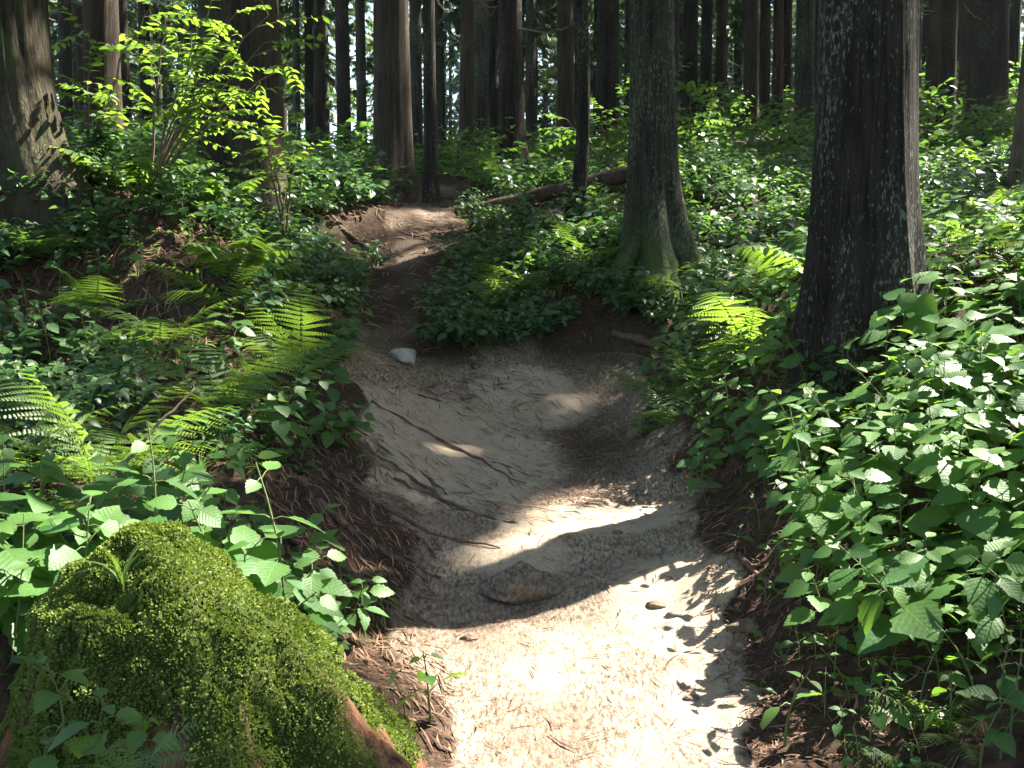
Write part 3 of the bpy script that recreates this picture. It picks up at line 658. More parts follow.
# ferns the photograph shows one by one: (px, py of its foot, frond length, fronds, direction, spread)
rfn = np.random.default_rng(8)
for px, py, Y, L, n, az, spd in ((95, 480, 4.9, .88, 10, .4, 6.28), (5, 470, 4.75, .86, 8, .2, 6.28), (215, 350, 6.2, .90, 8, .5, 6.28), (300, 345, 6.9, .86, 8, .3, 6.28), (60, 540, 4.35, .6, 6, 0, 6.28),
        (160, 330, 6.9, .7, 6, -1.2, 4.5), (95, 300, 7.2, .7, 7, -1.3, 4.5), (30, 265, 7.6, .6, 6, -1.2, 4.5), (748, 372, 6.6, .85, 10, 2.6, 6.28), (700, 385, 6.8, .75, 9, 3.0, 6.28),
        (590, 262, 9.6, .75, 7, 3, 6.28), (560, 240, 10.4, .7, 7, 2, 6.28), (650, 300, 8.9, .6, 7, -1.6, 4.5), (500, 300, 9.2, .7, 7, -2, 6.28), (540, 290, 9.2, .7, 7, -1.4, 5), (615, 215, 11.3, .7, 6, 0, 6.28), (590, 185, 12.6, .8, 7, 0, 6.28),
        (640, 395, 7.6, .5, 6, 3, 5), (670, 420, 6.6, .5, 6, 3, 5), (990, 300, 6.4, .6, 7, 3, 6.28), (840, 330, 5.3, .4, 5, -1.8, 4), (490, 190, 14, .9, 6, 0, 6.28), (230, 320, 7.5, .7, 6, -.8, 5), (930, 700, 3.25, .28, 6, -2, 4.5), (960, 740, 3.1, .26, 5, -2.2, 4.5), (905, 740, 3.1, .22, 5, -1.8, 4), (770, 300, 7.6, .7, 7, 2, 6.28)):
    p = P3(px, py, Y); fern(p[0], p[1], L, n, rfn, az, False, spd, rise=.24 if L > .83 else .10); taken.append((p[0], p[1], (.65 if px < 400 else .5) if L > .84 else .4 if L > .4 else .1))
fern(-.85, 2.18, .21, 7, rfn, -1.2, False, 6.28, z=.50); 

# seedlings that stand alone on bare soil
rsd = np.random.default_rng(9)
for px, py, Y, s in ((375, 470, 5.9, 1.5), (385, 605, 4.25, 1.6), (345, 590, 4.3, 1.5), (430, 725, 3.45, 1.7), (405, 700, 3.5, 1.2), (785, 740, 3.3, 1.9), (765, 620, 4.2, .9), (745, 655, 4.0, .8), (800, 620, 4.0, 1.1), (815, 660, 3.7, 1.0), (640, 440, 6.9, 1.6), (655, 425, 6.9, 1.4),
        (355, 385, 7.4, 1.4), (430, 392, 7.8, 1.2), (470, 375, 8.1, 1.3), (400, 400, 7.2, .9), (760, 690, 3.6, .8), (850, 690, 3.45, 1.2), (870, 740, 3.2, 1.3), (735, 560, 4.7, .9), (760, 540, 4.8, 1.2), (280, 545, 4.75, 1.5), (310, 560, 4.6, 1.2), (1000, 700, 3.2, 1.6), (980, 760, 2.95, 1.5), (900, 660, 3.4, 1.4), (835, 665, 3.6, 1.3), (870, 690, 3.4, 1.5), (920, 690, 3.35, 1.6), (950, 720, 3.15, 1.4), (1010, 740, 3.05, 1.6), (880, 720, 3.25, 1.2), (840, 730, 3.25, 1.1), (825, 700, 3.4, 1.0), (800, 650, 3.8, 1.2), (780, 665, 3.8, .9), (940, 660, 3.4, 1.7), (975, 690, 3.25, 1.6), (1020, 690, 3.3, 1.7), (860, 640, 3.6, 1.6), (810, 600, 4.1, 1.4), (790, 585, 4.3, 1.2), (910, 755, 3.05, 1.1), (860, 765, 3.05, 1.0), (1000, 765, 2.95, 1.3), (775, 590, 4.4, 1.0)):
    p = P3(px, py, Y); plant('seedling', p[0], p[1], SEED[rsd.integers(5)], s, rsd.uniform(0, 6.28), 'seedling')

# broad-leaved herbs by the trail, near to far
rh = np.random.default_rng(12); n_h = 0
for px, py, Y in ((20, 560, 3.75), (60, 545, 3.7), (105, 530, 3.6), (150, 520, 3.6), (190, 540, 3.62), (225, 545, 3.6), (258, 550, 3.65), (30, 520, 3.9), (135, 525, 3.78), (175, 520, 3.75), (215, 520, 3.75), (10, 590, 3.5), (45, 580, 3.45), (0, 540, 3.7), (-30, 560, 3.6), (75, 560, 3.5), (120, 540, 3.52), (165, 535, 3.5), (205, 545, 3.5), (240, 550, 3.52), (275, 555, 3.6), (90, 535, 3.68), (25, 575, 3.55)):
    p = P3(px, py, Y); plant('leafy_herb', p[0], p[1], HERB[rh.integers(10)], rh.uniform(1.1, 1.5), rh.uniform(0, 6.28), 'plant', tuple(rh.normal(0, .12, 2))); taken.append((p[0], p[1], .12)); n_h += 1
for _ in range(26000):
    if n_h >= 285: break
    Y = 3.0 + 5.2 * rh.random() ** 1.6; x = rh.uniform(-.62, .62) * Y
    right = x > 0
    if not spot_ok(x, Y, .03 if Y > 5.2 else .12): continue
    if right and (Y < 3.35 or (Y < 3.8 and x < 1.15)): continue
    if not right and (Y < 3.3 or (x > -1.0 and Y < 4.0) or Y > 4.9) and not (Y > 6 and rh.random() < .22): continue
    if not free(x, Y, .05 + .018 * Y): continue
    q = project([x, Y, gz(x, Y)])
    if q[0] < -60 or q[0] > 1085 or q[1] > 850: continue
    if not right and .25 < -x / Y and Y < 4.3: s = rh.uniform(.75, 1.1)
    else: s = rh.uniform(.75, 1.2)
    d = float(trail_d(x, Y)); s *= .55 + .45 * min(1, d / .5)
    if Y > 5.5: s *= .85
    plant('leafy_herb', x, Y, HERB[rh.integers(10)], s, rh.uniform(0, 6.28), 'plant', tuple(rh.normal(0, .12, 2))); taken.append((x, Y, .05 + .018 * Y)); n_h += 1

for px, py, Y, sc_ in ((690, 430, 6.5, .8), (662, 412, 7.0, .8), (718, 468, 5.9, .75), (742, 498, 5.5, .75), (765, 515, 5.2, .8), (785, 550, 4.75, .7), (705, 405, 6.6, .8), (735, 440, 6.0, .85), (760, 470, 5.5, .85), (655, 392, 7.5, .8), (790, 520, 5.0, .85), (810, 575, 4.4, .75), (725, 420, 6.2, .8), (675, 395, 7.1, .8),
        (330, 395, 6.7, .9), (300, 420, 6.3, .9), (345, 375, 7.3, .9), (270, 440, 5.9, .9), (320, 430, 6.2, .8), (350, 350, 8.0, .9), (255, 470, 5.5, .8), (300, 450, 5.9, .8)):
    p = P3(px, py, Y); plant('leafy_herb', p[0], p[1], HERB[rh.integers(10)], sc_, rh.uniform(0, 6.28), 'plant', tuple(rh.normal(0, .14, 2))); taken.append((p[0], p[1], .12))
rmo = np.random.default_rng(41)
for px, py, Y in ((440, 345, 8.55), (465, 350, 8.5), (490, 345, 8.5), (515, 342, 8.5), (540, 335, 8.55), (565, 320, 8.7), (450, 325, 8.9), (475, 320, 9.0), (500, 318, 9.0), (530, 310, 9.1), (560, 300, 9.1), (590, 300, 8.95), (455, 300, 9.5), (480, 290, 9.7), (610, 300, 8.9), (625, 315, 8.7), (20, 240, 7.55), (60, 238, 7.65), (95, 226, 7.8), (-10, 250, 7.4), (40, 215, 7.9), (110, 200, 8.3), (325, 215, 11.1), (318, 235, 10.4), (645, 320, 8.65), (580, 280, 9.5), (660, 325, 8.5)):
    p = P3(px, py, Y); plant('low_shrub', p[0], p[1], BUSH[rmo.integers(7)], rmo.uniform(.75, 1.0), rmo.uniform(0, 6.28), 'shrub'); taken.append((p[0], p[1], .2))
# low shrubs over the slopes
rb = np.random.default_rng(14); n_b = 0
for _ in range(30000):
    if n_b >= 290: break
    Y = 4.4 + 9.6 * rb.random() ** 1.1; x = rb.uniform(-.60, .60) * Y
    if not spot_ok(x, Y, .08) or not free(x, Y, .16 + .019 * Y): continue
    if x < 0 and Y < 5.4 and x > -1.9: continue
    s = rb.uniform(.7, 1.25) * (1.0 + .015 * (Y - 8))
    d = float(trail_d(x, Y)); s *= .6 + .4 * min(1, d / .6)
    plant('low_shrub', x, Y, BUSH[rb.integers(7)], s, rb.uniform(0, 6.28), 'shrub'); taken.append((x, Y, .17 + .021 * Y)); n_b += 1
# more ferns among them
rf2 = np.random.default_rng(15); n_f = 0
for _ in range(4000):
    if n_f >= 46: break
    Y = 6.5 + 9 * rf2.random(); x = rf2.uniform(-.55, .55) * Y
    if not spot_ok(x, Y, .3) or not free(x, Y, .12): continue
    fern(x, Y, rf2.uniform(.55, .85), 6, rf2, 0, True); n_f += 1

# the carpet of leaves between and beyond: nobody could count it
def undergrowth():
    rng = np.random.default_rng(16); mb = MB()
    def lay(n, y0, y1, pw, hmax, size, wid, m_trail, shape):
        Y = y0 + (y1 - y0) * rng.random(n) ** pw; x = rng.uniform(-wid, wid, n) * (Y + 1)
        d = trail_d(x, Y) + .25 * fbm(x * 1.5, Y * 1.5, 4)
        k = (d > m_trail) & (fbm(x * .8, Y * .8, 9) > -.55)
        for c, rx, ry in BARE: k &= ((x - c[0]) / rx) ** 2 + ((Y - c[1]) / ry) ** 2 > 1
        for a, b, c in TREES: k &= (x - a) ** 2 + (Y - b) ** 2 > (c * 1.2) ** 2
        x, Y = x[k], Y[k]; n = len(x)
        cl = .5 + .5 * fbm(x * 1.3, Y * 1.3, 2); hh = hmax * np.clip(cl, .12, 1.1) * rng.random(n) ** .55
        p = np.stack([x, Y, ground_z(x, Y) + hh], 1); az = rng.uniform(0, 6.28, n)
        dd = np.stack([np.cos(az), np.sin(az), rng.uniform(-.5, .25, n)], 1)
        put(mb, shape, p, dd, np.array([0, 0, 1.0]) + rng.normal(0, .33, (n, 3)), size * rng.uniform(.6, 1.3, n), np.clip(rng.normal(.5, .25, n), 0, 1))
    lay(16000, 3.2, 9.5, 1.2, .13, .045, .62, .16, LEAF_LO)
    lay(7000, 3.35, 6.5, 1.1, .34, .075, .62, .42, LEAF_MID)
    lay(9000, 4.5, 10, 1.0, .28, .07, .60, .35, LEAF_MID)
    lay(42000, 8.5, 18, 1.0, .48, .10, .58, .30, LEAF_LO)
    lay(52000, 15, 38, 1.2, .95, .17, .60, .4, LEAF_LO)
    lay(15000, 34, 75, 1.0, 2.2, .36, .62, .4, LEAF_LO)
    tag(obj('undergrowth', mb.mesh('undergrowth', M_COVER)), 'carpet of low green leaves covering the forest floor between the plants', 'undergrowth', kind='stuff')
undergrowth()

# cedar litter: twigs and curled brown sprays on the trail and banks
def litter():
    rng = np.random.default_rng(18); mb = MB()
    def strew(n, x0, x1, y0, y1, keep, L0, L1, w_, align=None):
        x = rng.uniform(x0, x1, n); y = rng.uniform(y0, y1, n); k = keep(x, y); x, y = x[k], y[k]; n = len(x)
        a = rng.uniform(0, 6.28, n) if align is None else align + rng.normal(0, .35, n)
        L = rng.uniform(L0, L1, n) * rng.uniform(.6, 1, n); cv = rng.normal(0, .3, n); t = np.linspace(-.5, .5, 5)
        px = x[:, None] + L[:, None] * (np.cos(a)[:, None] * t - np.sin(a)[:, None] * cv[:, None] * t ** 2)
        py = y[:, None] + L[:, None] * (np.sin(a)[:, None] * t + np.cos(a)[:, None] * cv[:, None] * t ** 2)
        pz = ground_z(px, py) + .004 + rng.uniform(0, .010, n)[:, None] + L[:, None] * rng.normal(0, .06, n)[:, None] * t
        hw = w_ * rng.uniform(.5, 1.3, n)[:, None] * (1 - 1.2 * np.abs(t))
        nx, ny = -np.sin(a)[:, None] * hw, np.cos(a)[:, None] * hw
        A = np.stack([px + nx, py + ny, pz], -1); B = np.stack([px, py, pz + hw * .8], -1); Cc = np.stack([px - nx, py - ny, pz], -1)
        V = np.concatenate([A, B, Cc], 1); q = []
        for i in range(4): q += [[i, i + 1, 6 + i, 5 + i], [5 + i, 6 + i, 11 + i, 10 + i]]
        mb.add(V.reshape(-1, 3), (np.array(q)[None] + (np.arange(n) * 15)[:, None, None]), tint=np.repeat(rng.uniform(0, 1, n), 15))
    dens = lambda lo: (lambda x, y: (trail_d(x, y) < .25) & (rng.random(len(x)) > lo + (1 - lo) * 1.05 * sandy(x, y)))
    strew(19000, -1.6, 1.5, 2.7, 6.6, dens(.15), .012, .045, .0014)
    strew(5000, -1.6, 1.5, 5.5, 9, dens(.2), .03, .09, .003)
    strew(1500, -2.2, .2, 7.5, 14, lambda x, y: trail_d(x, y) < .5, .06, .22, .007)
    strew(800, -1.4, .6, 5.4, 8.0, lambda x, y: (trail_d(x, y) < .1) & (sandy(x, y) > .2), .05, .22, .0032, -.75)
    strew(150, -.6, 1.1, 2.8, 6.2, lambda x, y: trail_d(x, y) < .1, .06, .18, .003)
    strew(700, -.6, 1.1, 2.8, 5.2, lambda x, y: (trail_d(x, y) < .1) & (fbm(x * 2.2, y * 2.2, 3) > .15), .025, .07, .002)
    strew(3200, -2.0, -.2, 3.3, 6.4, lambda x, y: (trail_d(x, y) > -.1) & (trail_d(x, y) < .8), .04, .17, .004, -.9)
    strew(2500, .8, 2.3, 3.0, 6.5, lambda x, y: (trail_d(x, y) > -.1) & (trail_d(x, y) < .7), .03, .13, .0035)
    strew(1200, -4.5, -1.8, 6.8, 8.3, lambda x, y: trail_d(x, y) > .3, .06, .25, .006)
    tag(obj('needle_litter', mb.mesh('needle_litter', M_LITTER)), 'brown dead cedar needles and twigs strewn over the trail and its banks', 'needle litter', kind='stuff')
litter()

# ------------------------------------------------------------------ the mossy stump
def stump():
    rng = np.random.default_rng(31); cx, cy_ = -1.15, 3.0; z0 = -.17
    o = tag(obj('mossy_stump', None, None, (cx, cy_, z0)), 'low old tree stump covered in green moss at the lower left corner', 'tree stump')
    nth, nh = 260, 120
    th = np.linspace(0, 2 * math.pi, nth, endpoint=False); s = np.linspace(0, 1, nh)
    Sg, Tg = np.meshgrid(s, th, indexing='ij')
    def surf(Sg, Tg):
        # s = 0 at the top, 1 at the ground; a rounded top running out into root ridges
        prof = np.where(Sg < .35, (Sg / .35) ** .9 * .27, .27 + .25 * ((Sg - .35) / .65) ** 1.1)
        zz = np.where(Sg < .35, 1.02 - .20 * (Sg / .35) ** 1.5, .82 * (1 - (Sg - .35) / .65) ** 1.05)
        rid = .60 * np.exp(-((np.angle(np.exp(1j * (Tg - R(-18))))) / .20) ** 2) + .38 * np.exp(-((np.angle(np.exp(1j * (Tg - R(-52))))) / .16) ** 2) + .45 * np.exp(-((np.angle(np.exp(1j * (Tg - R(25))))) / .25) ** 2) \
            + .22 * np.exp(-((np.angle(np.exp(1j * (Tg - R(-95))))) / .2) ** 2) + .30 * np.exp(-((np.angle(np.exp(1j * (Tg - R(200))))) / .3) ** 2) + .25 * np.exp(-((np.angle(np.exp(1j * (Tg - R(-140))))) / .22) ** 2) + .3 * np.exp(-((np.angle(np.exp(1j * (Tg - R(110))))) / .3) ** 2)
        prof = prof * (1 + (.40 + .75 * Sg) * np.exp(-(np.angle(np.exp(1j * (Tg - R(-8)))) / .95) ** 2)) * (1 + .55 * rid * np.clip((Sg - .10) / .90, 0, 1) ** 1.0)
        c_, s_ = np.cos(Tg), np.sin(Tg)
        crk = noise(c_ * 5, s_ * 5, Sg * 1.2 + 3)
        prof = prof * (1 + .10 * fbm(c_ * 1.8, s_ * 1.8, Sg * 2.5) + .13 * np.minimum(crk, .15) * np.clip(Sg * 2.5, 0, 1) + .03 * noise(c_ * 14, s_ * 14, Sg * 2)) 
        zz = zz + .06 * fbm(c_ * prof * 6, s_ * prof * 6, 2.0) * (Sg < .8)
        return np.stack([prof * c_ * 1.02, prof * s_ * .92, zz], -1)
    V = surf(Sg, Tg)
    i, j = np.meshgrid(np.arange(nh - 1), np.arange(nth), indexing='ij')
    q = np.stack([i * nth + j, (i + 1) * nth + j, (i + 1) * nth + (j + 1) % nth, i * nth + (j + 1) % nth], -1).reshape(-1, 4)
    e = 2e-3; nv = unit(np.cross(surf(Sg + e, Tg) - V, surf(Sg, Tg + e) - V)); nv *= np.sign((nv * (V * [1, 1, 0] + [0, 0, .35])).sum(-1, keepdims=True))
    def cover(p, nr, ss, tt):
        rot = np.exp(-(np.angle(np.exp(1j * (tt - R(-42)))) / .62) ** 2) * np.clip((ss - .25) * 3, 0, 1) * np.clip(.35 + 1.9 * noise(tt * 6.5, ss * 1.6 + 4), 0, 1.3)
        return fbm(p[..., 0] * 4.5, p[..., 1] * 4.5, p[..., 2] * 2.2, 4) * .8 + .75 * nr[..., 2] + 1.1 * np.clip(.7 - ss, 0, 1) + .14 - 1.7 * rot
    mb = MB(); mb.add(V.reshape(-1, 3), q, tint=np.clip(.5 + cover(V, nv, Sg, Tg) * 2.2, 0, 1).ravel())
    m, nt, b = new_mat('rotten wood of the stump')
    v = coords(nt, (1, 1, .14)); n = ntex(nt, v, 22, 6, .7); n2 = ntex(nt, coords(nt, (1, 1, 1)), 4.2, 4)
    col = mix(nt, sstep(nt, n, .32, .66), (.028, .016, .010), (.215, .108, .060))
    col = mix(nt, attr(nt, 'tint'), col, mix(nt, n2, (.022, .034, .008), (.06, .075, .016)))
    nt.links.new(col, b.inputs['Base Color']); b.inputs['Roughness'].default_value = .95; b.inputs['Specular IOR Level'].default_value = .1; bump(nt, b, n, 1, .03)
    obj('wood', mb.mesh('wood', m), o)
    # moss: tens of thousands of tiny shoots over the wood, thin on the steep dark clefts
    n = 170000; ss = rng.random(n) ** .6 * .98 + .01; tt = rng.uniform(0, 6.283, n)
    e = 1e-3; p = surf(ss, tt); nr = np.cross(surf(ss + e, tt) - p, surf(ss, tt + e) - p); nr = unit(nr); nr *= np.sign(nr[:, 2:3] + 1e-6 + 0 * nr[:, :1]) if False else 1
    out = p * [1, 1, 0] + [0, 0, .35]; nr *= np.sign((nr * out).sum(1, keepdims=True))
    cov = cover(p, nr, ss, tt)
    k = cov + rng.normal(0, .06, n) > .02; p, nr, cov = p[k], nr[k], cov[k]; n = len(p)
    cush = .5 + .5 * fbm(p[:, 0] * 16, p[:, 1] * 16, p[:, 2] * 16, 2)
    mo = MB(); p = p + nr * (.034 * np.clip(cush, 0, 1) ** 1.5)[:, None]
    d = unit(nr + rng.normal(0, .55, (n, 3)) + [0, 0, -.15])
    tint = np.clip(.12 + .55 * cush + .45 * fbm(p[:, 0] * 5, p[:, 1] * 5, p[:, 2] * 5 + 7, 2) + rng.normal(0, .14, n), 0, 1)
    put(mo, (np.array([[0, .30, 0], [0, -.30, 0], [1, 0, 0], [.45, .42, .1], [.45, -.42, .1]]), np.array([[0, 1, 4], [0, 4, 2], [0, 2, 3]])), p, d, unit(np.cross(d, rng.normal(0, 1, (n, 3)))), rng.uniform(.005, .0125, n), tint)
    obj('moss', mo.mesh('moss', M_MOSS), o)
    return o
stump()
def grass_tuft(x, y, z, n, L, label, rng, group=None):
    mb = MB()
    for _ in range(n):
        a = rng.uniform(0, 6.28); s = np.linspace(0, 1, 7); l = L * rng.uniform(.6, 1.1); o_ = rng.uniform(.25, .9)
        c = np.array([math.cos(a), math.sin(a), 0]); P = c * (l * o_ * s ** 1.8)[:, None] + np.array([0, 0, 1.0]) * (l * (s * .85 - .75 * o_ * s ** 2.4))[:, None]
        w_ = np.array([-c[1], c[0], 0]) * (.0035 * (1 - s ** 2) + .0002)[:, None]
        V = np.concatenate([P - w_, P + w_]); i = np.arange(6)
        mb.add(V, np.stack([i, i + 1, 8 + i, 7 + i], 1), tint=rng.uniform(.1, 1))
    tag(obj('grass_tuft', mb.mesh('grass_tuft', M_GRASS), None, (x, y, z)), label, 'grass tuft')
rgt = np.random.default_rng(33)
grass_tuft(-1.13, 2.84, .74, 20, .30, 'thin drooping grass tuft growing on top of the mossy stump', rgt)
p = hit(200, 480); grass_tuft(p[0], p[1], p[2], 22, .34, 'fresh upright grass tuft behind the bright leaves left of the bank', rgt)
p = hit(600, 520)

# seedlings in the shade in front of the stump
for k, (px, py, Y, s, lab) in enumerate(((62, 680, 2.45, 1.0, 'shaded seedling with paired leaves at the left flank of the mossy stump'), (95, 735, 2.4, 1.15, 'larger shaded leafy seedling in front of the mossy stump'), (28, 765, 2.35, 1.1, 'seedling in the bottom left corner below the mossy stump'), (140, 725, 2.4, .9, 'small seedling against the dark face of the mossy stump'))):
    p = P3(px, py, Y); a, b = herb(np.random.default_rng(60 + k), .20, .085, 3); o = plant('seedling', p[0], p[1], (a.mesh('foliage', M_HERB), b.mesh('stem', M_STEM)), s, k * 1.3, 'seedling', z=p[2] - .12); o['label'] = lab

# ------------------------------------------------------------------ roots, log, stones, sticks
def tube_thing(name, pts, rad, mat, label, cat, seg=8, wob=.02, rng=None, group=None, sub=5):
    rng = rng or np.random.default_rng(len(label)); pts = np.array(pts, float); m = len(pts); t = np.linspace(0, m - 1, (m - 1) * sub + 1)
    P = np.stack([np.interp(t, np.arange(m), pts[:, i]) for i in range(3)], 1)
    for _ in range(2): P[1:-1] = (P[:-2] + 2 * P[1:-1] + P[2:]) / 4
    P += rng.normal(0, wob, P.shape) * .4; r = np.interp(t, np.arange(m), np.broadcast_to(rad, (m,))) * (1 + rng.normal(0, .08, len(t)))
    mb = MB(); o0 = P[0].copy(); mb.tube(P - o0, r, seg, cap=True)
    return tag(obj(name, mb.mesh(name, mat), None, o0), label, cat, group)
def on_ground(px_list, lift):
    out = []
    for a, b in px_list: q = hit(a, b); out.append([q[0], q[1], q[2] + lift])
    return out
ROOTS = [
    ([(300, 480), (335, 520), (385, 552), (440, 580)], [.016, .020, .014, .006], 'long root running down the left bank to the shaded stone'),
    ([(330, 470), (380, 505), (430, 535), (500, 548)], [.014, .016, .011, .004], 'thin root crossing the bank above the long root'),
    ([(290, 540), (330, 560), (370, 590), (395, 612)], [.020, .018, .013, .006], 'root at the foot of the left bank behind the mossy stump'),
    ([(355, 440), (400, 470), (450, 505), (480, 525)], [.009, .011, .009, .004], 'slender root lying along the sandy ledge'),
    ([(310, 560), (300, 590), (330, 620)], [.018, .015, .008], 'short root bending over the sunlit needle litter beside the stump'),
    ([(150, 265), (175, 280), (200, 300)], [.03, .022, .01], 'bare root hanging out of the dark left bank'),
    ([(330, 215), (345, 235), (372, 250)], [.03, .03, .012], 'root reaching over the dark hollow at the upper trail'),
    ([(612, 335), (640, 342), (668, 350)], [.035, .035, .02], 'dead root stub poking from the hollow under the grey rooted trunk'),
    ([(395, 230), (425, 240), (450, 252)], [.012, .018, .008], 'root stretched across the upper trail'),
    ([(385, 268), (405, 262), (435, 275)], [.010, .016, .008], 'lower root stretched across the upper trail'),
    ([(372, 402), (425, 432), (470, 455), (525, 485)], [.010, .012, .009, .003], 'dark root streak running diagonally down the middle of the sandy ledge'),
    ([(418, 396), (470, 410), (520, 432)], [.007, .009, .003], 'thin root streak near the top of the sandy ledge'),
    ([(352, 425), (385, 452), (430, 478), (462, 508)], [.010, .012, .009, .003], 'root streak down the left side of the sandy ledge'),
    ([(450, 440), (490, 462), (540, 478)], [.005, .008, .003], 'fine root streak on the right half of the sandy ledge'),
    ([(395, 480), (440, 500), (492, 520), (520, 524)], [.009, .011, .007, .003], 'root streak at the lower edge of the sandy ledge'),
    ([(735, 545), (755, 575), (790, 600)], [.012, .014, .006], 'root showing in the dark right bank beside the trail bend'),
    ([(790, 690), (840, 700), (890, 690)], [.014, .017, .008], 'root showing low in the dark right bank'),
]
for k, (pl, rd, lab) in enumerate(ROOTS): tube_thing('tree_root', on_ground(pl, rd[0] * .35), rd, M_ROOT, lab, 'root', rng=np.random.default_rng(400 + k), wob=.015)
LG = [P3(455, 213, 12.1), P3(505, 203, 12.0), P3(555, 191, 11.9), P3(605, 180, 11.8), P3(650, 168, 11.7)]
LG = [np.array([q[0], q[1], max(q[2], gz(q[0], q[1]) + .05)]) for q in LG]
tube_thing('fallen_log', LG, [.05, .075, .085, .095, .10], M_LOG, 'dark fallen log slanting up to the right across the crest beside the upper trail', 'log', 14, .012)
p0, p1 = P3(72, 510, 4.4), P3(196, 388, 4.75)
tube_thing('dead_branch', [p0, p0 * .6 + p1 * .4 + [0, 0, -.03], p0 * .25 + p1 * .75 + [0, 0, .01], p1], [.010, .009, .007, .003], M_TWIG, 'bare brown stick leaning up through the left ferns', 'branch', 6, .01)
def stone(name, px, py, size, mat, label, cat, seed, sink=.3, shape=None):
    rng = np.random.default_rng(seed); q = hit(px, py); u, v = np.meshgrid(np.linspace(0, 2 * math.pi, 40, endpoint=False), np.linspace(0, math.pi, 22), indexing='xy')
    d = np.stack([np.cos(u) * np.sin(v), np.sin(u) * np.sin(v), np.cos(v)], -1)
    r = 1 + .28 * noise(d[..., 0] * 1.3 + seed, d[..., 1] * 1.3, d[..., 2] * 1.3) + .10 * fbm(d[..., 0] * 4, d[..., 1] * 4 + seed, d[..., 2] * 4)
    V = d * r[..., None]
    for _ in range(7):          # broken facets
        n = unit(rng.normal(0, 1, 3)); k = .72; dd = V @ n; V = V - n * np.maximum(dd - k, 0)[..., None] * .85
    if shape is not None: V = shape(V)
    V = V * np.array(size); V[..., 2] += size[2] * (1 - 2 * sink)
    m, n_ = v.shape; i, j = np.meshgrid(np.arange(m - 1), np.arange(n_), indexing='ij')
    qd = np.stack([i * n_ + j, (i + 1) * n_ + j, (i + 1) * n_ + (j + 1) % n_, i * n_ + (j + 1) % n_], -1).reshape(-1, 4)
    mb = MB(); mb.add(V.reshape(-1, 3), qd); me = mb.mesh(name, mat)
    if mat is M_GROUND:
        for an, v in (('trail', 1.0), ('sand', .25), ('dark', .12)): me.attributes.new(an, 'FLOAT', 'POINT').data.foreach_set('value', np.full(len(me.vertices), v, np.float32))
    tag(obj(name, me, None, q), label, cat)
stone('stone', 403, 362, (.14, .12, .085), M_STONE, 'pale white stone beside the upper trail under the leafy mound', 'stone', 3)
def wedge(V):
    V = V.copy(); V[..., 0] *= np.clip(1.05 - .55 * V[..., 2], .15, 2); return V
stone('earth_lump', 518, 585, (.23, .28, .075), M_GROUND, 'brown wedge of packed earth in the shaded step of the trail', 'earth lump', 7, .48, wedge)
for k, (px, py, s, lab) in enumerate(((655, 608, .035, 'small brown chip lying at the shade edge of the trail'), (617, 534, .02, 'tiny dark pebble on the bright trail bend'), (690, 700, .022, 'small pebble in the lower sunlit trail'), (470, 640, .025, 'pebble among needles on the lower trail, left side'), (745, 630, .05, 'dark clod at the foot of the right bank'))):
    stone('pebble', px, py, (s * 1.5, s, s * .6), M_CLOD, lab, 'pebble', 50 + k, .2)

# ------------------------------------------------------------------ leafy saplings on the upper left slope
def sapling(px, py, Y, tips, seed, label, dens=1.0, leaf=.085, mat=None):
    rng = np.random.default_rng(seed); o0 = P3(px, py, Y); o0[2] = gz(o0[0], o0[1])
    o = tag(obj('sapling', None, None, o0), label, 'sapling'); st, lf = MB(), MB()
    for tx, ty, tY in tips:
        e = P3(tx, ty, tY) - o0; t = np.linspace(0, 1, 12); rise = .35 * np.linalg.norm(e[:2])
        P = e * t[:, None] * [1, 1, 0]; P[:, 2] = e[2] * (t ** .72); P += rng.normal(0, .02, P.shape) * t[:, None]
        st.tube(P, np.linspace(.013, .003, 12), 6)
        for k in range(4, 12):
            for _ in range(int(2 * dens)):
                d = unit(unit(P[k] - P[k - 1]) * rng.uniform(.1, .8) + np.r_[rng.normal(0, .9, 2), rng.normal(-.05, .25)]); L = rng.uniform(.25, .62)
                s = np.linspace(0, 1, 7); B = P[k] + d * (L * s)[:, None] + np.array([0, 0, -.14 * L]) * (s ** 2)[:, None]
                st.tube(B, np.linspace(.004, .0012, 7), 4)
                side = unit(np.cross(d, [0, 0, 1])); n = 6
                for sg in (1, -1):
                    q = B[1:]; dd = d * .7 + side * sg + rng.normal(0, .15, (n, 3)) + [0, 0, -.2]
                    put(lf, LEAF_MID, q, dd, np.array([0, 0, 1.0]) + rng.normal(0, .3, (n, 3)), leaf * rng.uniform(.7, 1.25, n), rng.uniform(.1, 1, n))
    obj('stem', st.mesh('stem', M_TWIG), o); obj('foliage', lf.mesh('foliage', mat or M_SAPL), o)
sapling(150, 165, 8.4, ((200, 60, 8.0), (262, 45, 7.8), (285, 62, 8.2), (240, 90, 8.0), (235, 10, 8.2), (205, 15, 7.9), (165, 5, 8.0), (265, 15, 8.1), (225, 55, 7.7)), 71, 'bright leafy sapling arching in front of the broad mossy trunk', .55, .075)
sapling(88, 150, 8.9, ((90, 30, 8.8), (150, 5, 8.7), (112, 95, 8.4)), 72, 'pale stemmed sapling just right of the huge corner cedar', .6)
sapling(285, 205, 9.4, ((262, 128, 8.9), (295, 128, 9.3), (275, 150, 9.0)), 73, 'short sapling with glowing top leaves right of the broad mossy trunk', .7)
sapling(610, 165, 13.0, ((600, 110, 12.6), (570, 120, 12.6), (630, 75, 12.5), (640, 110, 12.8)), 74, 'leafy sapling behind the thin crooked trunk', .9, mat=M_HERB)
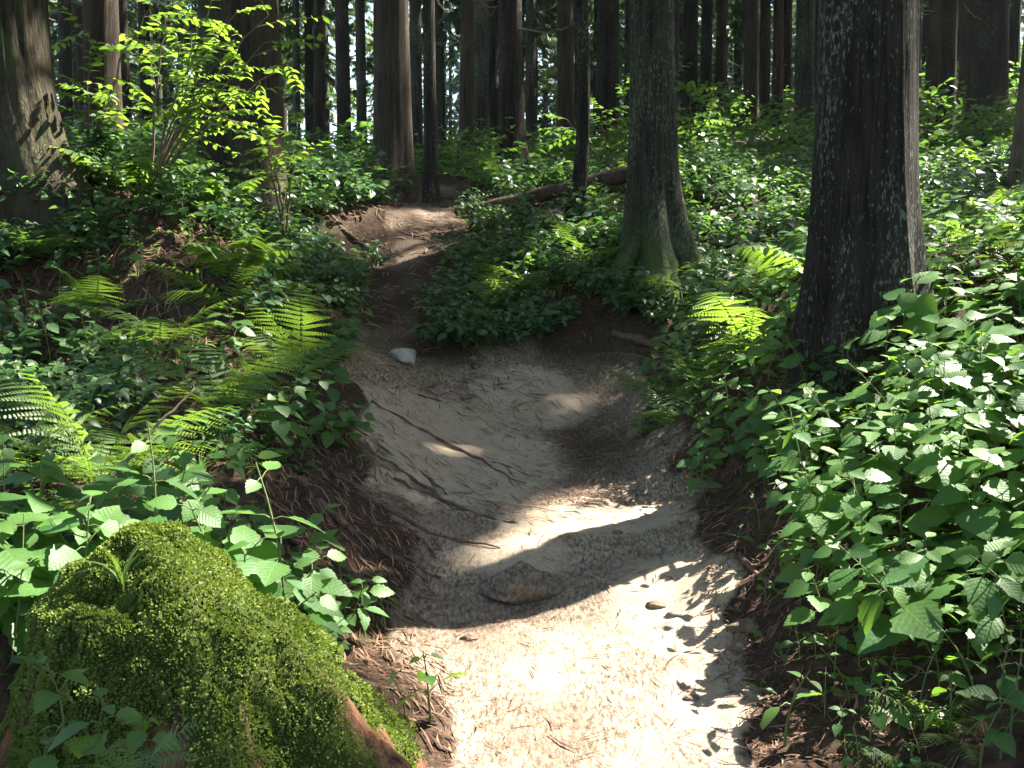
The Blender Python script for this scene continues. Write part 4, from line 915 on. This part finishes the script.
sapling(470, 190, 14.5, ((455, 140, 14), (490, 150, 14)), 75, 'small sapling beside the trail crest at the slim warm brown trunk', .8, mat=M_HERB)
sapling(690, 130, 14.5, ((690, 80, 14), (720, 85, 14), (660, 90, 13.5)), 76, 'leafy sapling right of the grey rooted trunk', .9, mat=M_HERB)

find_gaps()
# unseen cedars added on the sunny side so their crowns shade the trail
rs = np.random.default_rng(77); n_side = 0
KEY = [P3(*g[:3]) for g in GAPS if g[3] > 23 and g[2] < 5.9]
for _ in range(20000):
    if n_side >= 44: break
    Y = rs.uniform(2.5, 24); x = rs.uniform(2.0, 21)
    if x < Y * .56 + 1.0: continue
    if min(math.hypot(x - a, Y - b) for a, b, _ in TREES) < 1.9: continue
    base = np.array([x, Y, 0]); bad = False
    for c in KEY:       # a trunk must not stand in a sunbeam
        v = base - c; sh = S[:2] / np.linalg.norm(S[:2]); along = v[:2] @ sh
        if along > 0 and abs(v[0] * sh[1] - v[1] * sh[0]) < .28 and along * math.tan(SUN_EL) < 27: bad = True; break
    if bad: continue
    tree(0, Y, .3, 'dark', 'unseen cedar added beyond the right edge so its crown shades the trail', group='added cedars beyond the right edge', x=x, seed=200 + n_side, segs=14)
    n_side += 1
for (x, Y) in ((-7.5, 4), (-8.5, 9.5), (-5.8, 1.5), (3.2, -1.5), (6.2, -1), (-3, -3), (0.6, -5), (-6.5, -4), (7, -5), (-3.5, 1.0), (-9, 0), (3.6, -8), (-2, -9), (-11, 6), (-10.5, 13)):  # unseen cedars added round the viewer to hold back sky light
    tree(0, Y, .32, 'dark', 'unseen cedar added beside or behind the viewer to block sky light', group='added cedars around the viewer', x=x, seed=300 + int(Y * 10 + x), segs=14)

for o, rng, h0, h1, cr, nb, per, org, lean in CROWNS:
    obj('crown', crown_mesh('crown', rng, h0, h1, cr, nb, per, org, lean), o)

# ------------------------------------------------------------------ labels that single each plant and far tree out
MARKS = [('thickest near trunk', 860, 300), ('grey rooted trunk', 660, 280), ('mossy stump', 220, 620), ('white stone', 403, 355), ('huge corner cedar', 40, 170), ('broad mossy trunk', 245, 160),
         ('leaning pale trunk', 1005, 205), ('fallen log', 540, 195), ('sunlit stripe trunk', 395, 180), ('thin crooked trunk', 580, 210), ('sandy ledge', 440, 430), ('sunlit trail bend', 590, 520), ('bare leaning stick', 140, 450),
         ('dark upper hollow', 345, 230), ('wedge of packed earth', 520, 570), ('stout dark trunk', 979, 120), ('trail crest', 440, 205), ('root stub hollow', 640, 342), ('dark right bank', 780, 560), ('bottom right corner', 1000, 745), ('sunlit right herbs', 890, 580), ('dark left bank', 180, 285), ('red brown trunk cluster', 760, 110)]
ORD = ['nearest', 'second', 'third', 'fourth', 'fifth', 'sixth', 'seventh', 'eighth', 'ninth', 'tenth', 'eleventh', 'twelfth', 'thirteenth', 'fourteenth', 'fifteenth', 'sixteenth', 'seventeenth', 'eighteenth', 'nineteenth', 'twentieth']
LOOK = {'leafy_herb': ('broad leaved herb', 'herb', 'broad leaved herbs along the trail'), 'low_shrub': ('low bushy shrub', 'shrub', 'low shrubs over the forest slopes'), 'fern': ('fern with arching fronds', 'fern', 'ferns among the undergrowth'), 'seedling': ('small seedling', 'seedling', 'seedlings on bare soil')}
def auto_labels():
    cells = {}
    for o, kind, x, y, s in PLANTS:
        o['group'] = LOOK[kind][2]
        if o.get('label'): continue
        q = project([x, y, gz(x, y) + .15]); d, i = min((math.hypot(q[0] - a, (q[1] - b) * 1.3), i) for i, (_, a, b) in enumerate(MARKS))
        dx, dy = q[0] - MARKS[i][1], q[1] - MARKS[i][2]
        side = ('right of' if dx > 0 else 'left of') if abs(dx) > abs(dy) else ('in front of' if dy > 0 else 'behind')
        cells.setdefault((kind, i, side), []).append((d, o))
    for (kind, i, side), v in cells.items():
        for k, (d, o) in enumerate(sorted(v, key=lambda t: t[0])):
            w_ = ORD[k] if k < len(ORD) else 'farther'
            o['label'] = f"{LOOK[kind][0]}, {w_} {'one ' if k else ''}{side} the {MARKS[i][0]}"
    tm = [('sunlit stripe trunk', 395), ('broad mossy trunk', 245), ('grey rooted trunk', 650), ('thickest near trunk', 860), ('stout dark trunk', 979), ('reddish brown trunk', 110), ('dark trunk behind the log', 512), ('thin crooked trunk', 583), ('red brown cluster trunk', 747)]
    cells = {}
    for o, x, y in FAR_OBJ:
        px = 512 + F * x / y; d, i = min((abs(px - a), i) for i, (_, a) in enumerate(tm)); cells.setdefault((i, 'right' if px > tm[i][1] else 'left'), []).append((d, o))
    for (i, side), v in cells.items():
        for k, (d, o) in enumerate(sorted(v, key=lambda t: t[0])):
            o['label'] = f"far slim cedar, {ORD[min(k, 19)]} {'one ' if k else ''}seen to the {side} of the {tm[i][0]}"
auto_labels()


def haze(density):
    bm_v = [(x, y, z) for z in (-8.4, 40.0) for y in (-9, 101) for x in (-134, 134)]
    mb = MB(); mb.add(bm_v, [[0, 2, 3, 1], [4, 5, 7, 6], [0, 1, 5, 4], [2, 6, 7, 3], [0, 4, 6, 2], [1, 3, 7, 5]])
    m = bpy.data.materials.new('forest haze'); m.use_nodes = True; nt = m.node_tree; nt.nodes.remove(nt.nodes['Principled BSDF'])
    v = N(nt, 'ShaderNodeVolumePrincipled'); v.inputs['Color'].default_value = (.80, .93, .92, 1); v.inputs['Density'].default_value = density; v.inputs['Anisotropy'].default_value = .25
    nt.links.new(v.outputs[0], nt.nodes['Material Output'].inputs['Volume'])
    tag(obj('haze', mb.mesh('haze', m, False)), 'faint bluish haze hanging between the far trunks', 'haze', kind='stuff')
haze(.0004)
